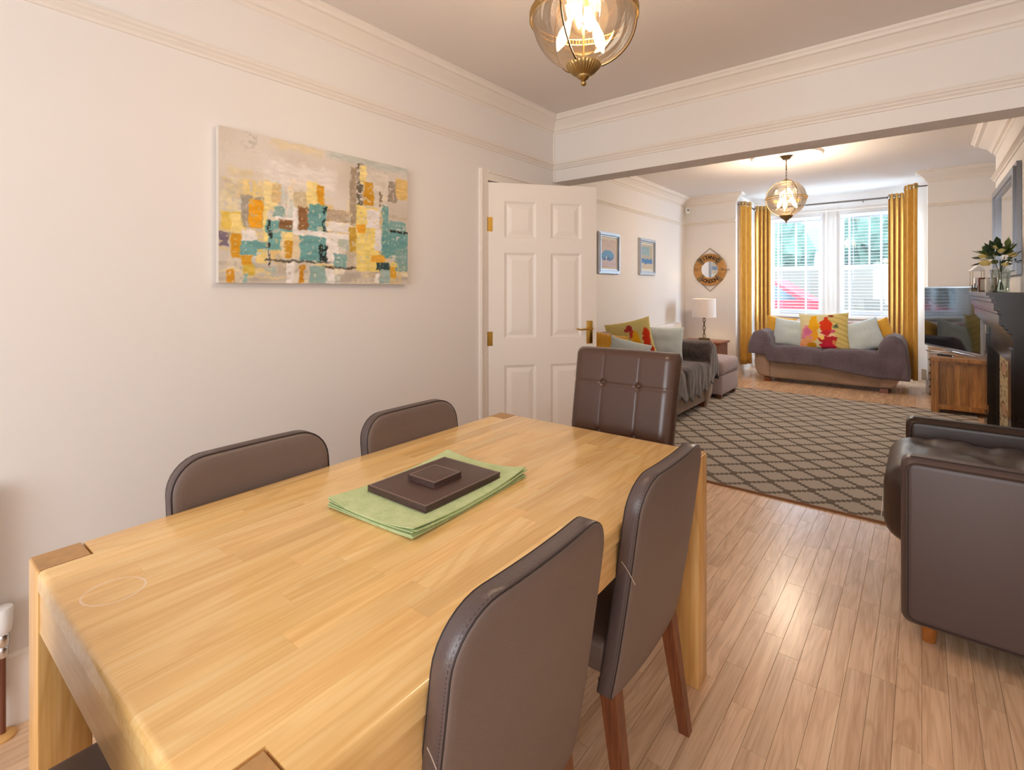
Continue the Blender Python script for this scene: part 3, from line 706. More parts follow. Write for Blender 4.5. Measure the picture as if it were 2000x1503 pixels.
# ---------------------------------------------------------------- pendant lights
def pendant(loc, r, zc, label, power, turn):
    """loc: globe centre; zc: ceiling height"""
    t = thing('pendant_light', label, 'light', loc, turn, 'globe pendant lights'); d = zc - loc[2]
    prof = [(r * cos(a), r * sin(a)) for a in [radians(-72 + 144 * k / 28) for k in range(29)]]
    gl = MB(); n = 48; vs = [(q * .985 * cos(2 * pi * k / n), q * .985 * sin(2 * pi * k / n), zz * .985) for q, zz in prof for k in range(n)]
    gl.add(vs, [(i * n + k, i * n + (k + 1) % n, (i + 1) * n + (k + 1) % n, (i + 1) * n + k) for i in range(28) for k in range(n)]).build('glass_globe', M_globe, t, smooth=180)
    for k in range(3):
        a = pi * k / 3 * 2 + .35
        MB().tube([(r * 1.01 * cos(b) * cos(a), r * 1.01 * cos(b) * sin(a), r * 1.01 * sin(b)) for b in [radians(-70 + 140 * j / 24) for j in range(25)]], r * .017, 6).build('rib', M_brassd, t)
    bz = r * .0
    bd = MB()
    for zz, rr2 in ((-.055, .010), (.055, .010)): bd.tube([(r * 1.02 * cos(2 * pi * k / 64), r * 1.02 * sin(2 * pi * k / 64), r * zz + bz) for k in range(64)], r * .018, 6, closed=True)
    for k in range(96):
        a = 2 * pi * k / 96; bd.box((0, 0, 0), (r * .02, r * .025, r * .09), Matrix.Translation((r * 1.02 * cos(a), r * 1.02 * sin(a), bz)) @ Matrix.Rotation(a, 4, 'Z'))
    bd.build('equator_band', M_brass, t)
    MB().lathe([(r * .30, r * .90), (r * .30, r * .94), (r * .24, r * 1.0), (r * .12, r * 1.05), (r * .05, r * 1.08), (r * .03, r * 1.12)], 32).build('top_cap', M_brassd, t)
    MB().lathe([(r * .02, -r * 1.33), (r * .05, -r * 1.31), (r * .055, -r * 1.27), (r * .03, -r * 1.23), (r * .07, -r * 1.215), (r * .12, -r * 1.17), (r * .13, -r * 1.14), (r * .20, -r * 1.10), (r * .30, -r * .99), (r * .325, -r * .945), (r * .325, -r * .92), (r * .30, -r * .915)], 64, flute=.035, fl=(6, 7, 8, 9)).build('finial_cup', M_brass, t)
    MB().tube([(0, 0, -r * .95), (0, 0, r * 1.05)], r * .022, 8).build('centre_rod', M_brassd, t)
    for k in range(3):
        a = 2 * pi * k / 3 + 1.0; ux, uy = cos(a), sin(a)
        h = MB().tube([(ux * r * .04, uy * r * .04, r * .32), (ux * r * .16, uy * r * .16, r * .26), (ux * r * .27, uy * r * .27, r * .0)], [r * .03, r * .055, r * .055], 10).build('bulb_holder', M_candleholder, t)
        p = [Vector((ux * r * (.27 + .26 * s), uy * r * (.27 + .26 * s), r * (.0 - .56 * s))) for s in (0, .2, .45, .7, .88, 1)]
        MB().tube(p, [r * .04, r * .07, r * .105, r * .10, r * .05, r * .01], 14).build('bulb', M_bulb, h)
    cz = d - .05; cn = MB()
    MB().lathe([(r * .16, cz), (r * .20, cz + .012), (r * .32, d - .006), (r * .33, d)], 8 if False else 28).build('ceiling_canopy', M_brassd, t)
    ln = MB(); z0 = r * 1.10; z1 = cz + .004; drop = z1 - z0
    if drop > .12:
        ln.tube([(0, 0, z0 + drop * .42), (0, 0, z1)], .006, 8); ln.build('drop_rod', M_brassd, t); z1 = z0 + drop * .44
    k = max(2, int((z1 - z0) / .026))
    for i in range(k):
        zc_ = z0 + (z1 - z0) * (i + .5) / k; hh = (z1 - z0) / k * .66; ww = .008
        pts = [(ww * cos(b), 0, zc_ + hh * sin(b)) for b in [2 * pi * j / 14 for j in range(14)]]
        if i % 2: pts = [(0, x, zz) for x, _, zz in pts]
        MB().tube(pts, .0022, 5, closed=True).build('chain_link', M_brassd, t)
    lamp(('dining_pendant_glow' if zc < 2.7 else 'lounge_pendant_glow'), (loc[0], loc[1], loc[2] - r * .15), power, ((1.0, .87, .73) if zc < 2.7 else (1.0, .91, .82)), r * .4)
pendant((-.804, 1.334, 2.146), .160, ZC1, 'large brass and clear glass globe pendant glowing above the dining table', 8.5, .3)
pendant((-1.177, 6.30, 2.325), .204, ZC2, 'brass globe pendant hanging from the plaster rose over the far lounge', 42, .9)
# ceiling rose
rose = MB().lathe([(.0, 0), (.08, 0), (.10, -.02), (.16, -.022), (.20, -.010), (.30, -.012), (.32, -.030), (.345, -.026), (.365, 0)], 64, flute=.02, fl=(5, 6, 7))
ro_ = rose.build('ceiling_rose', M_plaster, None, loc=(-1.177, 6.30, ZC2)); tag(ro_, 'round moulded plaster rose on the lounge ceiling', 'ceiling rose')

# ---------------------------------------------------------------- radiator valve at lower left
t = thing('radiator', 'white radiator end with thermostatic valve and pipe at the left frame edge', 'radiator', (-2.085, .2, 0))
MB().tube([(0, 0, 0), (0, 0, .262)], .0075, 12).build('pipe', M_copper, t)
MB().lathe([(.030, 0), (.031, .006), (.024, .012), (.012, .014)], 24).build('floor_collar', M_collar, t)
MB().lathe([(.010, .235), (.013, .24), (.013, .262), (.010, .266), (.015, .272), (.015, .300), (.011, .305)], 8).build('valve_body', M_chrome, t)
MB().lathe([(.014, .303), (.019, .310), (.022, .330), (.024, .372), (.022, .380), (.006, .384), (0, .384)], 20).build('thermostat_head', M_white, t)
MB().bb(-.03, .03, -.90, -.045, .14, .74).build('radiator_panel', M_white, t, smooth=0)
MB().tube([(0, -.05, .285), (0, 0, .285)], .008, 8).build('valve_tail', M_chrome, t)

# ---------------------------------------------------------------- rug
rx0, rx1, ry0, ry1 = -2.10, .44, 3.49, 7.12
rg_ = thing('rug', 'large beige rug with brown stepped diamond lattice covering the lounge floor', 'rug', (-.675, 3.755, 0))
MB().bb(rx0 + .675, rx1 + .675, ry0 - 3.755 + .012, ry1 - 3.755 - .012, 0, .009).build('pile', M_rug, rg_, smooth=0)
for a, b, c, d in ((rx0, rx1, ry0, ry0 + .014), (rx0, rx1, ry1 - .014, ry1)): MB().bb(a + .675, b + .675, c - 3.755, d - 3.755, 0, .0105).build('binding', M_rugedge, rg_, smooth=0)


# ---------------------------------------------------------------- armchair on the right
ac = thing('leather_armchair', 'dark brown leather armchair with square arms seen from the side at right', 'armchair', (0, 0, 0))
def arm(y0, y1, m=None, x0=-.062, x1=.86):
    c = ((x0 + x1) / 2, (y0 + y1) / 2, .382); d = (x1 - x0, y1 - y0, .616)
    o = MB().rbox(c, d, .035, 5).build('arm', m or M_lea3, ac)
    for yy in (y0 - .001, y1 + .001):
        q = []
        for (cx, cz, a0) in ((x1 - .05, .64, 0), (x0 + .05, .64, 90), (x0 + .05, .124, 180), (x1 - .05, .124, 270)):
            for k in range(7): a = radians(a0 + 15 * k); q.append((cx + .032 * cos(a), yy + (.002 if yy < y0 else -.002), cz + .032 * sin(a)))
        MB().tube(q, .0042, 6, closed=True).build('piping', M_lea4, o)
    MB().tube([(x0 - .001 + .03, y0 + .03, .6905), (x0 + .10, y0 + .03, .691), (x1 - .05, y0 + .03, .691)], .0018, 4).build('seam', M_thread, o)
arm(2.36, 2.475); arm(3.10, 3.215, M_lea4)
def wr(co):
    k = noise.noise(Vector((co.x * 9, co.y * 4, 3))) * .014 + noise.noise(Vector((co.x * 22, co.y * 9 + co.x * 7, 9))) * .009
    top = max(0, (co.z - .04) / .11) * min(1, max(0, (co.x + .37) / .12)); e = 1 - (abs(co.y) / .32) ** 6
    return (co.x, co.y, co.z + top * (k * 1.3 + .018 * e))
MB().rbox((.27, 2.7875, .455), (.785, .615, .31), .085, 6, 22, wr).build('seat_cushion', M_lea4, ac, smooth=60)
MB().rbox((.33, 2.7875, .24), (.765, .62, .28), .03, 5).build('seat_base', M_lea4, ac)
MB().rbox((.80, 2.7875, .54), (.20, .84, .78), .06, 5).build('backrest', M_lea4, ac)
q = []
MB().tube([(-.122, 2.50, .48), (-.127, 2.50, .40), (-.124, 2.50, .52)][:2], .002, 4).build('seam', M_thread2, ac)
for x, y in ((.02, 2.44), (.02, 3.14), (.76, 2.44), (.76, 3.14)): MB().lathe([(.020, 0), (.022, .02), (.030, .096)], 20, c=(x, y, 0)).build('foot', M_foot, ac)

# ---------------------------------------------------------------- sofas
def sofa(name, label, loc, rz, w=1.86, back=True):
    t = thing(name, label, 'sofa', loc, rz, None); hw = w / 2; D = .90
    MB().rbox((0, .45, .185), (w - .26, .84, .25), .03, 3).build('base', M_sofa, t)
    arm_p = [(.0, .075), (.10, .075), (.155, .11), (.19, .18), (.205, .28), (.195, .38), (.175, .45), (.20, .50), (.232, .57), (.235, .64), (.205, .70), (.15, .735), (.09, .735), (.035, .70), (.0, .63)]
    for s in (-1, 1):
        m = MB(); x0 = hw - .235
        P = [(s * (x0 + x), z_) for x, z_ in arm_p]; cx = s * (x0 + .12)
        rings = []
        for y, k in ((0.0, .90), (.006, .97), (.02, 1.0), (.86, 1.0), (.875, .96)):
            rings.append([(cx + (x - cx) * k, y, .42 + (z_ - .42) * (k if k < 1 else 1)) for x, z_ in P])
        vs = [p for r_ in rings for p in r_]; n = len(P)
        fs = [(i * n + k, i * n + (k + 1) % n, (i + 1) * n + (k + 1) % n, (i + 1) * n + k) for i in range(4) for k in range(n)] + [tuple(range(n)), tuple(range(4 * n, 5 * n))]
        m.add(vs, fs).build('arm', M_sofa, t, smooth=50)
        MB().rbox((s * (hw - .235) / 2, .42, .40), ((w - .47) / 2 - .004, .80, .20), .05, 4, 6, lambda c: (c.x, c.y, c.z + (.02 * (1 - (c.x / .35) ** 2) * (1 if c.z > 0 else 0)))).build('seat_cushion', M_sofa, t)
        MB().rbox((s * (hw - .20) / 2, .78, .69), ((w - .40) / 2 - .004, .20, .45), .09, 5, 4, None, Matrix.Translation((0, 0, 0))).build('back_cushion', M_sofaback, t)
    MB().rbox((0, .84, .44), (w - .30, .13, .72), .05, 4).build('back_frame', M_sofa, t)
    for sx_ in (-1, 1):
        for y in (.06, .80): MB().box((sx_ * (hw - .20), y, .031), (.085, .07, .062)).build('foot', M_walnut, t, smooth=0)
    return t
def throw(name, label, mat, loc, rz, w, x0, x1, zl, zr, zf, seed, drop_l=.42, drop_r=.42):
    hw = w / 2; P = [(-hw - .030, .40), (-hw - .030, .52), (-hw - .018, .64), (-hw + .03, .735), (-hw + .11, .768), (-hw + .19, .74), (-hw + .24, .65), (-hw + .25, .56), (-hw + .28, .530), (-.45, .545), (-.12, .540), (-.035, .525), (0, .495), (.035, .525), (.12, .540), (.45, .545), (hw - .28, .530), (hw - .25, .56), (hw - .24, .65), (hw - .19, .74), (hw - .11, .768), (hw - .03, .735), (hw + .018, .64), (hw + .030, .52), (hw + .030, .40)]
    P[0] = (P[0][0], zl); P[-1] = (P[-1][0] + .03, zr)
    P = [p for p in P if x0 <= p[0] <= x1]
    Q = []
    for i in range(len(P) - 1):
        m_ = max(1, int(math.dist(P[i], P[i + 1]) / .02))
        for k in range(m_): Q.append((P[i][0] + (P[i+1][0] - P[i][0]) * k / m_, P[i][1] + (P[i+1][1] - P[i][1]) * k / m_))
    Q.append(P[-1]); n = len(Q)
    ts = [.62 - .62 * k / 16 for k in range(17)]
    dr = [k / 14 for k in range(1, 15)]
    rg2 = Vector((seed, seed * 1.7, 0)); m = MB(); vs = []
    def zb(x):
        a = min(1, max(0, (abs(x) - (hw - .27)) / .08)); base = zf(x)
        return base
    for y in ts:
        for x, z_ in Q:
            k = noise.noise(Vector((x * 7, y * 5, 0)) + rg2) * .009
            vs.append((x + k * .4, y, z_ + k + .003))
    for d_ in dr:
        for x, z_ in Q:
            lo = zb(x); zz = z_ + (lo - z_) * d_ if z_ > lo else z_
            k = noise.noise(Vector((x * 16, zz * 3, 4)) + rg2) * (.004 + .014 * d_)
            vs.append((x + noise.noise(Vector((x * 9, zz * 6, 8)) + rg2) * .008, -.022 - k * 1.0 - .012 * sin(min(1, d_ * 3) * pi / 2) + .030 * math.exp(-(x / .022) ** 2) * max(0, 1 - d_ * .9), zz))
    R = 17 + 14
    m.add(vs, [(j * n + i, j * n + i + 1, (j + 1) * n + i + 1, (j + 1) * n + i) for j in range(R - 1) for i in range(n - 1)])
    o = m.build(name, mat, None, smooth=80); md = o.modifiers.new('thickness', 'SOLIDIFY'); md.thickness = .007; md.offset = 1
    o.location = loc; o.rotation_euler = (0, 0, rz); return o
BS = (-1.045, 7.86, 0)
sofa('bay_sofa', 'beige two-seat sofa with rolled arms standing in the bay window', BS, 0, 1.74).scale.z = .94
o = throw('sofa_throw', '', M_throw, BS, 0, 1.74, -2, 2, .42, .22, lambda x: (.40 - .02 * sin(x * 9)) if x < -.66 else (.315 - .02 * (x + .66) if x < 0 else .29 - .10 * min(1, x / .66)) if x < .66 else .20 - .02 * (x - .66), 2.0)
o.scale.z = .94; tag(o, 'grey throw draped over the seat and both arms of the window sofa', 'throw')
LS = (-1.845, 4.97, 0)
sofa('side_sofa', 'beige sofa along the left lounge wall, mostly under a dark plush throw', LS, radians(90), 1.90).scale.z = .94
o = throw('plush_throw', '', M_throw2, LS, radians(90), 1.90, -.5, 2, .3, .30, lambda x: .30 - .10 * sin((x + .3) * 3) + .03 * sin(x * 30), 7.0)
o.scale.z = .94; tag(o, 'dark brown plush throw hanging over the front and arm of the left sofa', 'throw')

# cushions
def pillow(w, h, t, img=None, n=26):
    m = MB(); V = []
    for s in (1, -1):
        for j in range(n):
            for i in range(n):
                u = i / (n - 1) * 2 - 1; v = j / (n - 1) * 2 - 1
                th = (max(0, (1 - u * u)) * max(0, (1 - v * v))) ** .42 * t / 2
                x = u * w / 2 * (1 - .075 * (1 - v * v)); z = v * h / 2 * (1 - .075 * (1 - u * u))
                k = noise.noise(Vector((u * 2.3, v * 2.3, w * 10 + s))) * .010 * (1 - abs(u) ** 3) * (1 - abs(v) ** 3)
                V.append((x, -s * (th + k), z))
    fs = []
    for s in (0, 1):
        k = s * n * n
        for j in range(n - 1):
            for i in range(n - 1): fs.append((k + j * n + i, k + j * n + i + 1, k + (j + 1) * n + i + 1, k + (j + 1) * n + i))
    m.add(V, fs); return m
def cushion(label, mat, w, h, t, loc, rot, img=None, name='cushion', group=None, tilt=0):
    n = 26 if img is None else 56
    m = pillow(w, h, t, img, n); o = m.build(name, mat, None, smooth=80, fix=img is None)
    if img is not None:
        cs = []
        for s in (0, 1):
            for j in range(n):
                for i in range(n): cs.append(img(i / (n - 1), j / (n - 1)))
        setcol(o, linarr(cs))
    o.location = loc; o.rotation_euler = rot; tag(o, label, 'cushion', group); return o
def blobs(u, v, base, L, rag=.055):
    c = base; nu = noise.noise(Vector((u * 9, v * 9, 1))) * rag; nv = noise.noise(Vector((u * 9, v * 9, 5))) * rag
    for (x, y, rx, ry, h) in L:
        d = ((u + nu - x) / rx) ** 2 + ((v + nv - y) / ry) ** 2
        if d < 1: c = tuple(hexf(h))
    return c
def floral(u, v):
    c = tuple(hexf('dcd3a6') * .97 + .03) if u < .6 else tuple(hexf('d8c57e'))
    if u > .6 and abs((u * .5 + v - 1.0 + 5) % .14 - .07) < .012: c = tuple(hexf('b89f58'))
    return blobs(u, v, c, [(.16, .42, .15, .20, 'd98a9c'), (.16, .46, .08, .11, 'cf6f9a'), (.15, .16, .16, .14, 'e0a070'), (.31, .68, .11, .26, 'eab023'), (.33, .4, .08, .2, 'e6a52a'), (.26, .09, .10, .07, 'c58a12'),
                              (.56, .62, .13, .22, 'd8401f'), (.56, .83, .08, .07, 'd8401f'), (.60, .33, .16, .10, 'f0c9a8'), (.58, .24, .19, .10, 'c02f38'), (.56, .42, .12, .07, 'c9323a'), (.58, .08, .15, .10, 'd02a48'), (.05, .10, .05, .04, 'd98a6a'), (.10, .62, .04, .04, 'e8a6b4'), (.70, .47, .07, .05, 'cf5a80'), (.45, .30, .05, .05, 'f0d070'), (.72, .16, .05, .06, 'e08a5a'), (.66, .92, .03, .03, '8a3040'), (.77, .62, .055, .065, '7d8462'), (.77, .62, .02, .025, '4c5a44')])
def floral2(u, v):
    c = tuple(hexf('d6c985'))
    if abs((u * .9 + v + 5) % .13 - .065) < .008 and u < .45: c = tuple(hexf('bfae68'))
    return blobs(u, v, c, [(.50, .80, .09, .10, 'a8383a'), (.56, .66, .07, .12, 'c8483a'), (.62, .42, .10, .30, 'e8ae22'), (.66, .14, .09, .2, 'e8ae22'), (.86, .52, .09, .24, 'd03a1c'), (.88, .2, .09, .2, 'd03a1c'), (.90, .02, .1, .1, 'cf4a6a'), (.44, .22, .06, .06, 'c9b070')])
R_ = radians
cushion('mustard cushion at the left end of the window sofa, behind the pale blue one', M_must, .42, .42, .12, (-1.655, 8.36, .70), (R_(-14), R_(6), R_(-8)))
cushion('pale blue cushion left of the floral one on the window sofa', M_blue, .47, .41, .14, (-1.475, 8.20, .68), (R_(-18), R_(5), R_(-4)), group='pale blue cushions')
cushion('large cushion printed with red, pink and yellow flowers, middle of the window sofa', M_print, .60, .52, .15, (-1.055, 8.12, .73), (R_(-17), R_(-3), R_(2)), floral)
cushion('pale blue cushion tilted against the right arm of the window sofa', M_blue, .47, .43, .14, (-.625, 8.17, .685), (R_(-22), R_(-18), R_(8)), group='pale blue cushions')
cushion('mustard cushion at the right end of the window sofa, behind the tilted blue one', M_must, .42, .42, .12, (-.475, 8.33, .685), (R_(-16), R_(-20), R_(12)))
cushion('large pale blue cushion upright on the left sofa, behind the tall dining chair', M_blue, .50, .46, .16, (-2.30, 5.50, .665), (R_(-12), R_(2), R_(28)), group='pale blue cushions')
cushion('yellow patterned cushion with red and orange poppies on the left sofa', M_print, .48, .48, .15, (-2.38, 4.92, .75), (R_(-14), R_(-12), R_(32)), floral2)
cushion('small pale blue cushion lowest on the left sofa, beside the door edge', M_blue, .42, .34, .13, (-2.22, 4.50, .66), (R_(-20), R_(14), R_(30)), group='pale blue cushions')
cushion('mustard cushion half hidden by the door edge on the left sofa', M_must, .40, .40, .13, (-2.42, 4.42, .69), (R_(-16), R_(10), R_(30)))

# ottoman beyond the left sofa
ot = thing('ottoman', 'lilac-beige upholstered footstool beyond the arm of the left sofa', 'footstool', (-2.13, 6.52, 0), 0)
MB().rbox((0, 0, .17), (.60, .66, .23), .02, 3).build('base', M_otto, ot)
MB().rbox((0, 0, .37), (.62, .70, .18), .06, 5, 6, lambda c: (c.x, c.y, c.z + .025 * (1 - (c.x / .3) ** 2) * (1 - (c.y / .35) ** 2) * (c.z > 0))).build('cushion_top', M_otto, ot)
for x in (-.25, .25):
    for y in (-.28, .28): MB().box((x, y, .03), (.05, .05, .06)).build('foot', M_walnut, ot, smooth=0)

# lounge radiator on the left wall
ra = thing('lounge_radiator', 'white radiator on the left wall behind the sofa cushions', 'radiator', (-3.0, 7.12, 0))
MB().rbox((.02, 0, .51), (.075, 1.44, .56), .008, 2).build('panel', M_white, ra)
fr = MB()
for k in range(36): fr.bb(.0575, .0605, -.69 + k * .0385, -.69 + k * .0385 + .018, .26, .76)
fr.build('ribs', M_white, ra, smooth=0, fix=False)
MB().tube([(.02, .70, .30), (.02, .735, .28), (.02, .74, 0)], .01, 8).build('pipe', M_copper, ra)

# ---------------------------------------------------------------- side table and lamp
sd = thing('side_table', 'reddish wooden side table with panelled front in the far left corner', 'table', (-2.60, 7.86, 0))
MB().rbox((0, 0, .515), (.62, .52, .03), .006, 2).build('top', M_sidetab, sd)
MB().bb(-.28, -.24, -.235, .235, .0, .50).bb(.24, .28, -.235, .235, .0, .50).bb(-.24, .24, .20, .235, .06, .5).bb(-.24, .24, -.235, -.215, .06, .11).bb(-.24, .24, -.235, -.215, .46, .50).build('carcass', M_sidetab, sd, smooth=0)
dr_ = MB().bb(-.235, .235, -.228, -.205, .115, .455).build('door', M_sidetab, sd, smooth=0)
MB().bb(-.17, .17, -.236, -.228, .17, .40).build('raised_panel', wood('side_table_panel_wood', '9a4f38', '7c3326', '55201a', 2, .35, 1.2), dr_, smooth=0)
MB().lathe([(0, .022), (.012, .018), (.014, .010), (.006, .004), (.006, 0)], 12, M=Matrix.Translation((.19, -.228, .30)) @ Matrix.Rotation(R_(90), 4, 'X')).build('knob', M_brassd, dr_)
TLX, TLY = -2.595, 7.86
tl = thing('table_lamp', 'table lamp with white drum shade and bronze chain-link stem on side table', 'lamp', (TLX, TLY, .53))
q = []
for k in range(9):
    a = 2 * pi * k / 9; cx, cy = .075 * cos(a), .075 * sin(a)
    MB().tube([(cx + .024 * cos(b) * cos(a + pi / 2), cy + .024 * cos(b) * sin(a + pi / 2), .016 + .013 * sin(b)) for b in [2 * pi * j / 12 for j in range(12)]], .006, 6, closed=True).build('base_link', M_brassd, tl)
MB().lathe([(.05, .0), (.052, .01), (.02, .03), (.010, .045)], 20).build('base', M_brassd, tl)
for k in range(5):
    zc_ = .065 + k * .062; pts = [(.017 * cos(b), 0, zc_ + .038 * sin(b)) for b in [2 * pi * j / 16 for j in range(16)]]
    if k % 2: pts = [(0, x, zz) for x, _, zz in pts]
    MB().tube(pts, .0055, 6, closed=True).build('chain_link', M_brassd, tl)
MB().tube([(0, 0, .33), (0, 0, .42)], .008, 8).build('lamp_holder', M_brassd, tl)
sh = MB(); n = 40
prof = [(.172, .355), (.168, .637), (.166, .637), (.170, .355)]
vs = [(r_ * cos(2 * pi * k / n), r_ * sin(2 * pi * k / n), z_) for r_, z_ in prof for k in range(n)]
sh.add(vs, [(i * n + k, i * n + (k + 1) % n, ((i + 1) % 4) * n + (k + 1) % n, ((i + 1) % 4) * n + k) for i in range(4) for k in range(n)]).build('shade', M_lshade, tl, smooth=50)
MB().lathe([(.0, .43), (.02, .435), (.03, .46), (.028, .48), (.01, .50), (0, .502)], 16).build('bulb', emit('lamp_bulb', 'ffd9a0', 12), tl)
lamp('table_lamp_glow', (TLX, TLY, .53 + .475), 11, (1.0, .76, .46), .03)

# life ring mirror
lr = thing('life_ring_mirror', 'round wooden life-ring mirror lettered TITANIC LONDON hanging on rope', 'mirror', (-2.643, YF - .004, 1.628))
RO, RI = .258, .127
def torus_seg(a0, a1, n, s=1.0):
    m = MB(); rc, ra_, ry = (RO + RI) / 2, (RO - RI) / 2 * s, .022 * s; k = 12; vs = []
    for i in range(n + 1):
        a = a0 + (a1 - a0) * i / n
        for j in range(k):
            b = 2 * pi * j / k; r_ = rc + ra_ * cos(b); vs.append((r_ * cos(a), -.024 + ry * sin(b) * (1 if sin(b) > 0 else 1), r_ * sin(a)))
    fs = [(i * k + j, i * k + (j + 1) % k, (i + 1) * k + (j + 1) % k, (i + 1) * k + j) for i in range(n) for j in range(k)]
    return m.add(vs, fs)
torus_seg(0, 2 * pi, 72).build('ring', M_ringwood, lr, smooth=60)
for a in (45, 135, 225, 315): torus_seg(R_(a - 9), R_(a + 9), 8, 1.06).build('band', M_ringdark, lr, smooth=60)
MB().lathe([(0, 0), (RI + .01, 0), (RI + .012, .006)], 48, M=Matrix.Translation((0, -.022, 0)) @ Matrix.Rotation(R_(90), 4, 'X')).build('mirror_disc', M_mirror, lr)
for pts in ([(-.155, -.012, .215), (0, -.012, .342), (.155, -.012, .215)], [(-.150, -.012, -.205), (0, -.012, -.345), (.150, -.012, -.205)]): MB().tube(pts, .006, 6).build('rope', M_rope, lr)
for s in (-1, 1):
    MB().tube([(s * (.20 + .014 * cos(b)), -.050, .014 * sin(b)) for b in [2 * pi * j / 12 for j in range(12)]], .005, 6, closed=True).build('rope_eye', M_rope, lr)
MB().tube([(.20, -.052, 0), (.26, -.05, -.005), (.305, -.02, -.004)], .006, 6).build('rope_tail', M_rope, lr)
def text_mesh(ch, size):
    cu = bpy.data.curves.new('t', 'FONT'); cu.body = ch; cu.size = size; cu.align_x = 'CENTER'; cu.extrude = .0008; cu.offset = size * .03
    ob = bpy.data.objects.new('t', cu); COL.objects.link(ob); dg = bpy.context.evaluated_depsgraph_get(); me = bpy.data.meshes.new_from_object(ob.evaluated_get(dg))
    bpy.data.objects.remove(ob); return me
for word, r_, flip in (('TITANIC', .168, 1), ('LONDON', .215, -1)):
    n = len(word); step = R_(13.5 if flip == 1 else 13.5)
    for i, ch in enumerate(word):
        a = (pi / 2 - (i - (n - 1) / 2) * step) if flip == 1 else (-pi / 2 + (i - (n - 1) / 2) * step)
        me = text_mesh(ch, .082); me.name = 'letter'; me.materials.append(M_letter); o = bpy.data.objects.new('letter', me); COL.objects.link(o); o.parent = lr
        o.matrix_local = Matrix.Translation((r_ * cos(a), -.049, r_ * sin(a))) @ Matrix.Rotation(-(a - pi / 2) if flip == 1 else -(a + pi / 2), 4, 'Y') @ Matrix.Rotation(R_(90), 4, 'X')

# small framed prints on the left lounge wall
def art_img(kind):
    def f(u, v):
        nn = noise.noise(Vector((u * 4, v * 4, kind * 7))) * .12; vv = v + nn * .5
        n2 = noise.noise(Vector((u * 14, v * 14, kind * 3))) * .08
        if kind == 0:
            if .22 < vv < .62 and (u - .45 + nn) ** 2 / .16 + (vv - .42) ** 2 / .045 < 1: c = hexf('4f86b0') if vv > .34 else hexf('27568c')
            else: c = hexf('b9a3a4') if v < .4 else hexf('c0a896')
            if abs(u - .33) < .04 and abs(v - .33) < .03: c = hexf('e8e2dc')
        else:
            c = hexf('a9a08c') if v > .35 else hexf('b8aa90')
            if .22 < vv < .40: c = hexf('2f6ba4')
            elif .6 < vv < .9 and u < .7: c = hexf('7f9ba2')
        return tuple(np.clip(c + n2, 0, 1))
    return f
for i, (y0, y1, z0, z1, lb) in enumerate(((4.935, 5.43, 1.492, 1.960, 'silver-framed blue and pink seascape print on the lounge wall, nearer the door'), (5.975, 6.46, 1.500, 1.968, 'silver-framed print with a blue horizon on the lounge wall, nearer the corner'))):
    k = .5 * .0 ; y0 *= 3.05 / 2.8; y1 *= 3.05 / 2.8; z0 = 1.31 + (z0 - 1.31) * 3.05 / 2.8; z1 = 1.31 + (z1 - 1.31) * 3.05 / 2.8
    f = thing('framed_picture', lb, 'picture', (XF, 0, 0), 0, 'framed prints on the lounge wall'); b = .055
    fr = MB()
    for w_, x in ((0, .030), (.018, .038), (.040, .024)):
        a, c, d, e_ = y0 + w_, y1 - w_, z0 + w_, z1 - w_; ww = .018 if w_ < .03 else .015
        for q in ((a, c, d, d + ww), (a, c, e_ - ww, e_), (a, a + ww, d + ww, e_ - ww), (c - ww, c, d + ww, e_ - ww)): fr.bb(.002, x, *q)
    fr.build('frame', M_silver, f, smooth=0)
    MB().bb(.004, .012, y0 + b, y1 - b, z0 + b, z1 - b).build('mount', M_mount, f, smooth=0)
    n = 30; gg = MB().grid(n, n, lambda a, c: (.013, y0 + b + .03 + a * (y1 - y0 - 2 * b - .06), z0 + b + .03 + c * (z1 - z0 - 2 * b - .06))).build('print', M_art, f, smooth=0, fix=False)
    im = art_img(i); setcol(gg, linarr([im(a / (n - 1), c / (n - 1)) for c in range(n) for a in range(n)]))
al = thing('motion_sensor', 'small white alarm sensor high in the lounge corner', 'sensor', (XF + .06, YF - .06, 2.60), R_(45))
MB().rbox((0, 0, 0), (.07, .05, .11), .012, 3).build('housing', M_white, al); MB().lathe([(0, .016), (.014, .012), (.02, 0)], 14, M=Matrix.Translation((0, -.022, .01)) @ Matrix.Rotation(R_(90), 4, 'X')).build('lens', M_grey, al)

# ---------------------------------------------------------------- bay windows, blinds, curtains
WZ0, WZ1 = .90, 2.48
def window(n, x0, x1, y=BY + .03):
    w = bpy.data.objects.new('window_%d' % n, None); COL.objects.link(w); w['kind'] = 'structure'; w['label'] = 'white sash window in the bay'
    f = MB(); t_ = .05
    f.bb(x0, x0 + t_, y - .03, y + .04, WZ0, WZ1).bb(x1 - t_, x1, y - .03, y + .04, WZ0, WZ1).bb(x0 + t_, x1 - t_, y - .03, y + .04, WZ1 - t_, WZ1).bb(x0 + t_, x1 - t_, y - .03, y + .04, WZ0, WZ0 + .07)
    f.build('window_frame', M_frame, w, smooth=0)
    zm = 1.66; r_ = MB().bb(x0 + t_, x1 - t_, y - .02, y + .03, zm - .035, zm + .035); r_.build('meeting_rail', M_frame, w, smooth=0)
    for xa in ((x0 + x1) / 2,): MB().bb(xa - .012, xa + .012, y - .012, y + .02, zm + .035, WZ1 - t_).build('glazing_bar', M_frame, w, smooth=0)
    for a, b in ((WZ0 + .07, zm - .035), (zm + .035, WZ1 - t_)): MB().bb(x0 + t_, x1 - t_, y, y + .004, a, b).build('pane', M_pane, w, smooth=0)
window(1, -2.0, -1.245); window(2, -1.003, -.25)
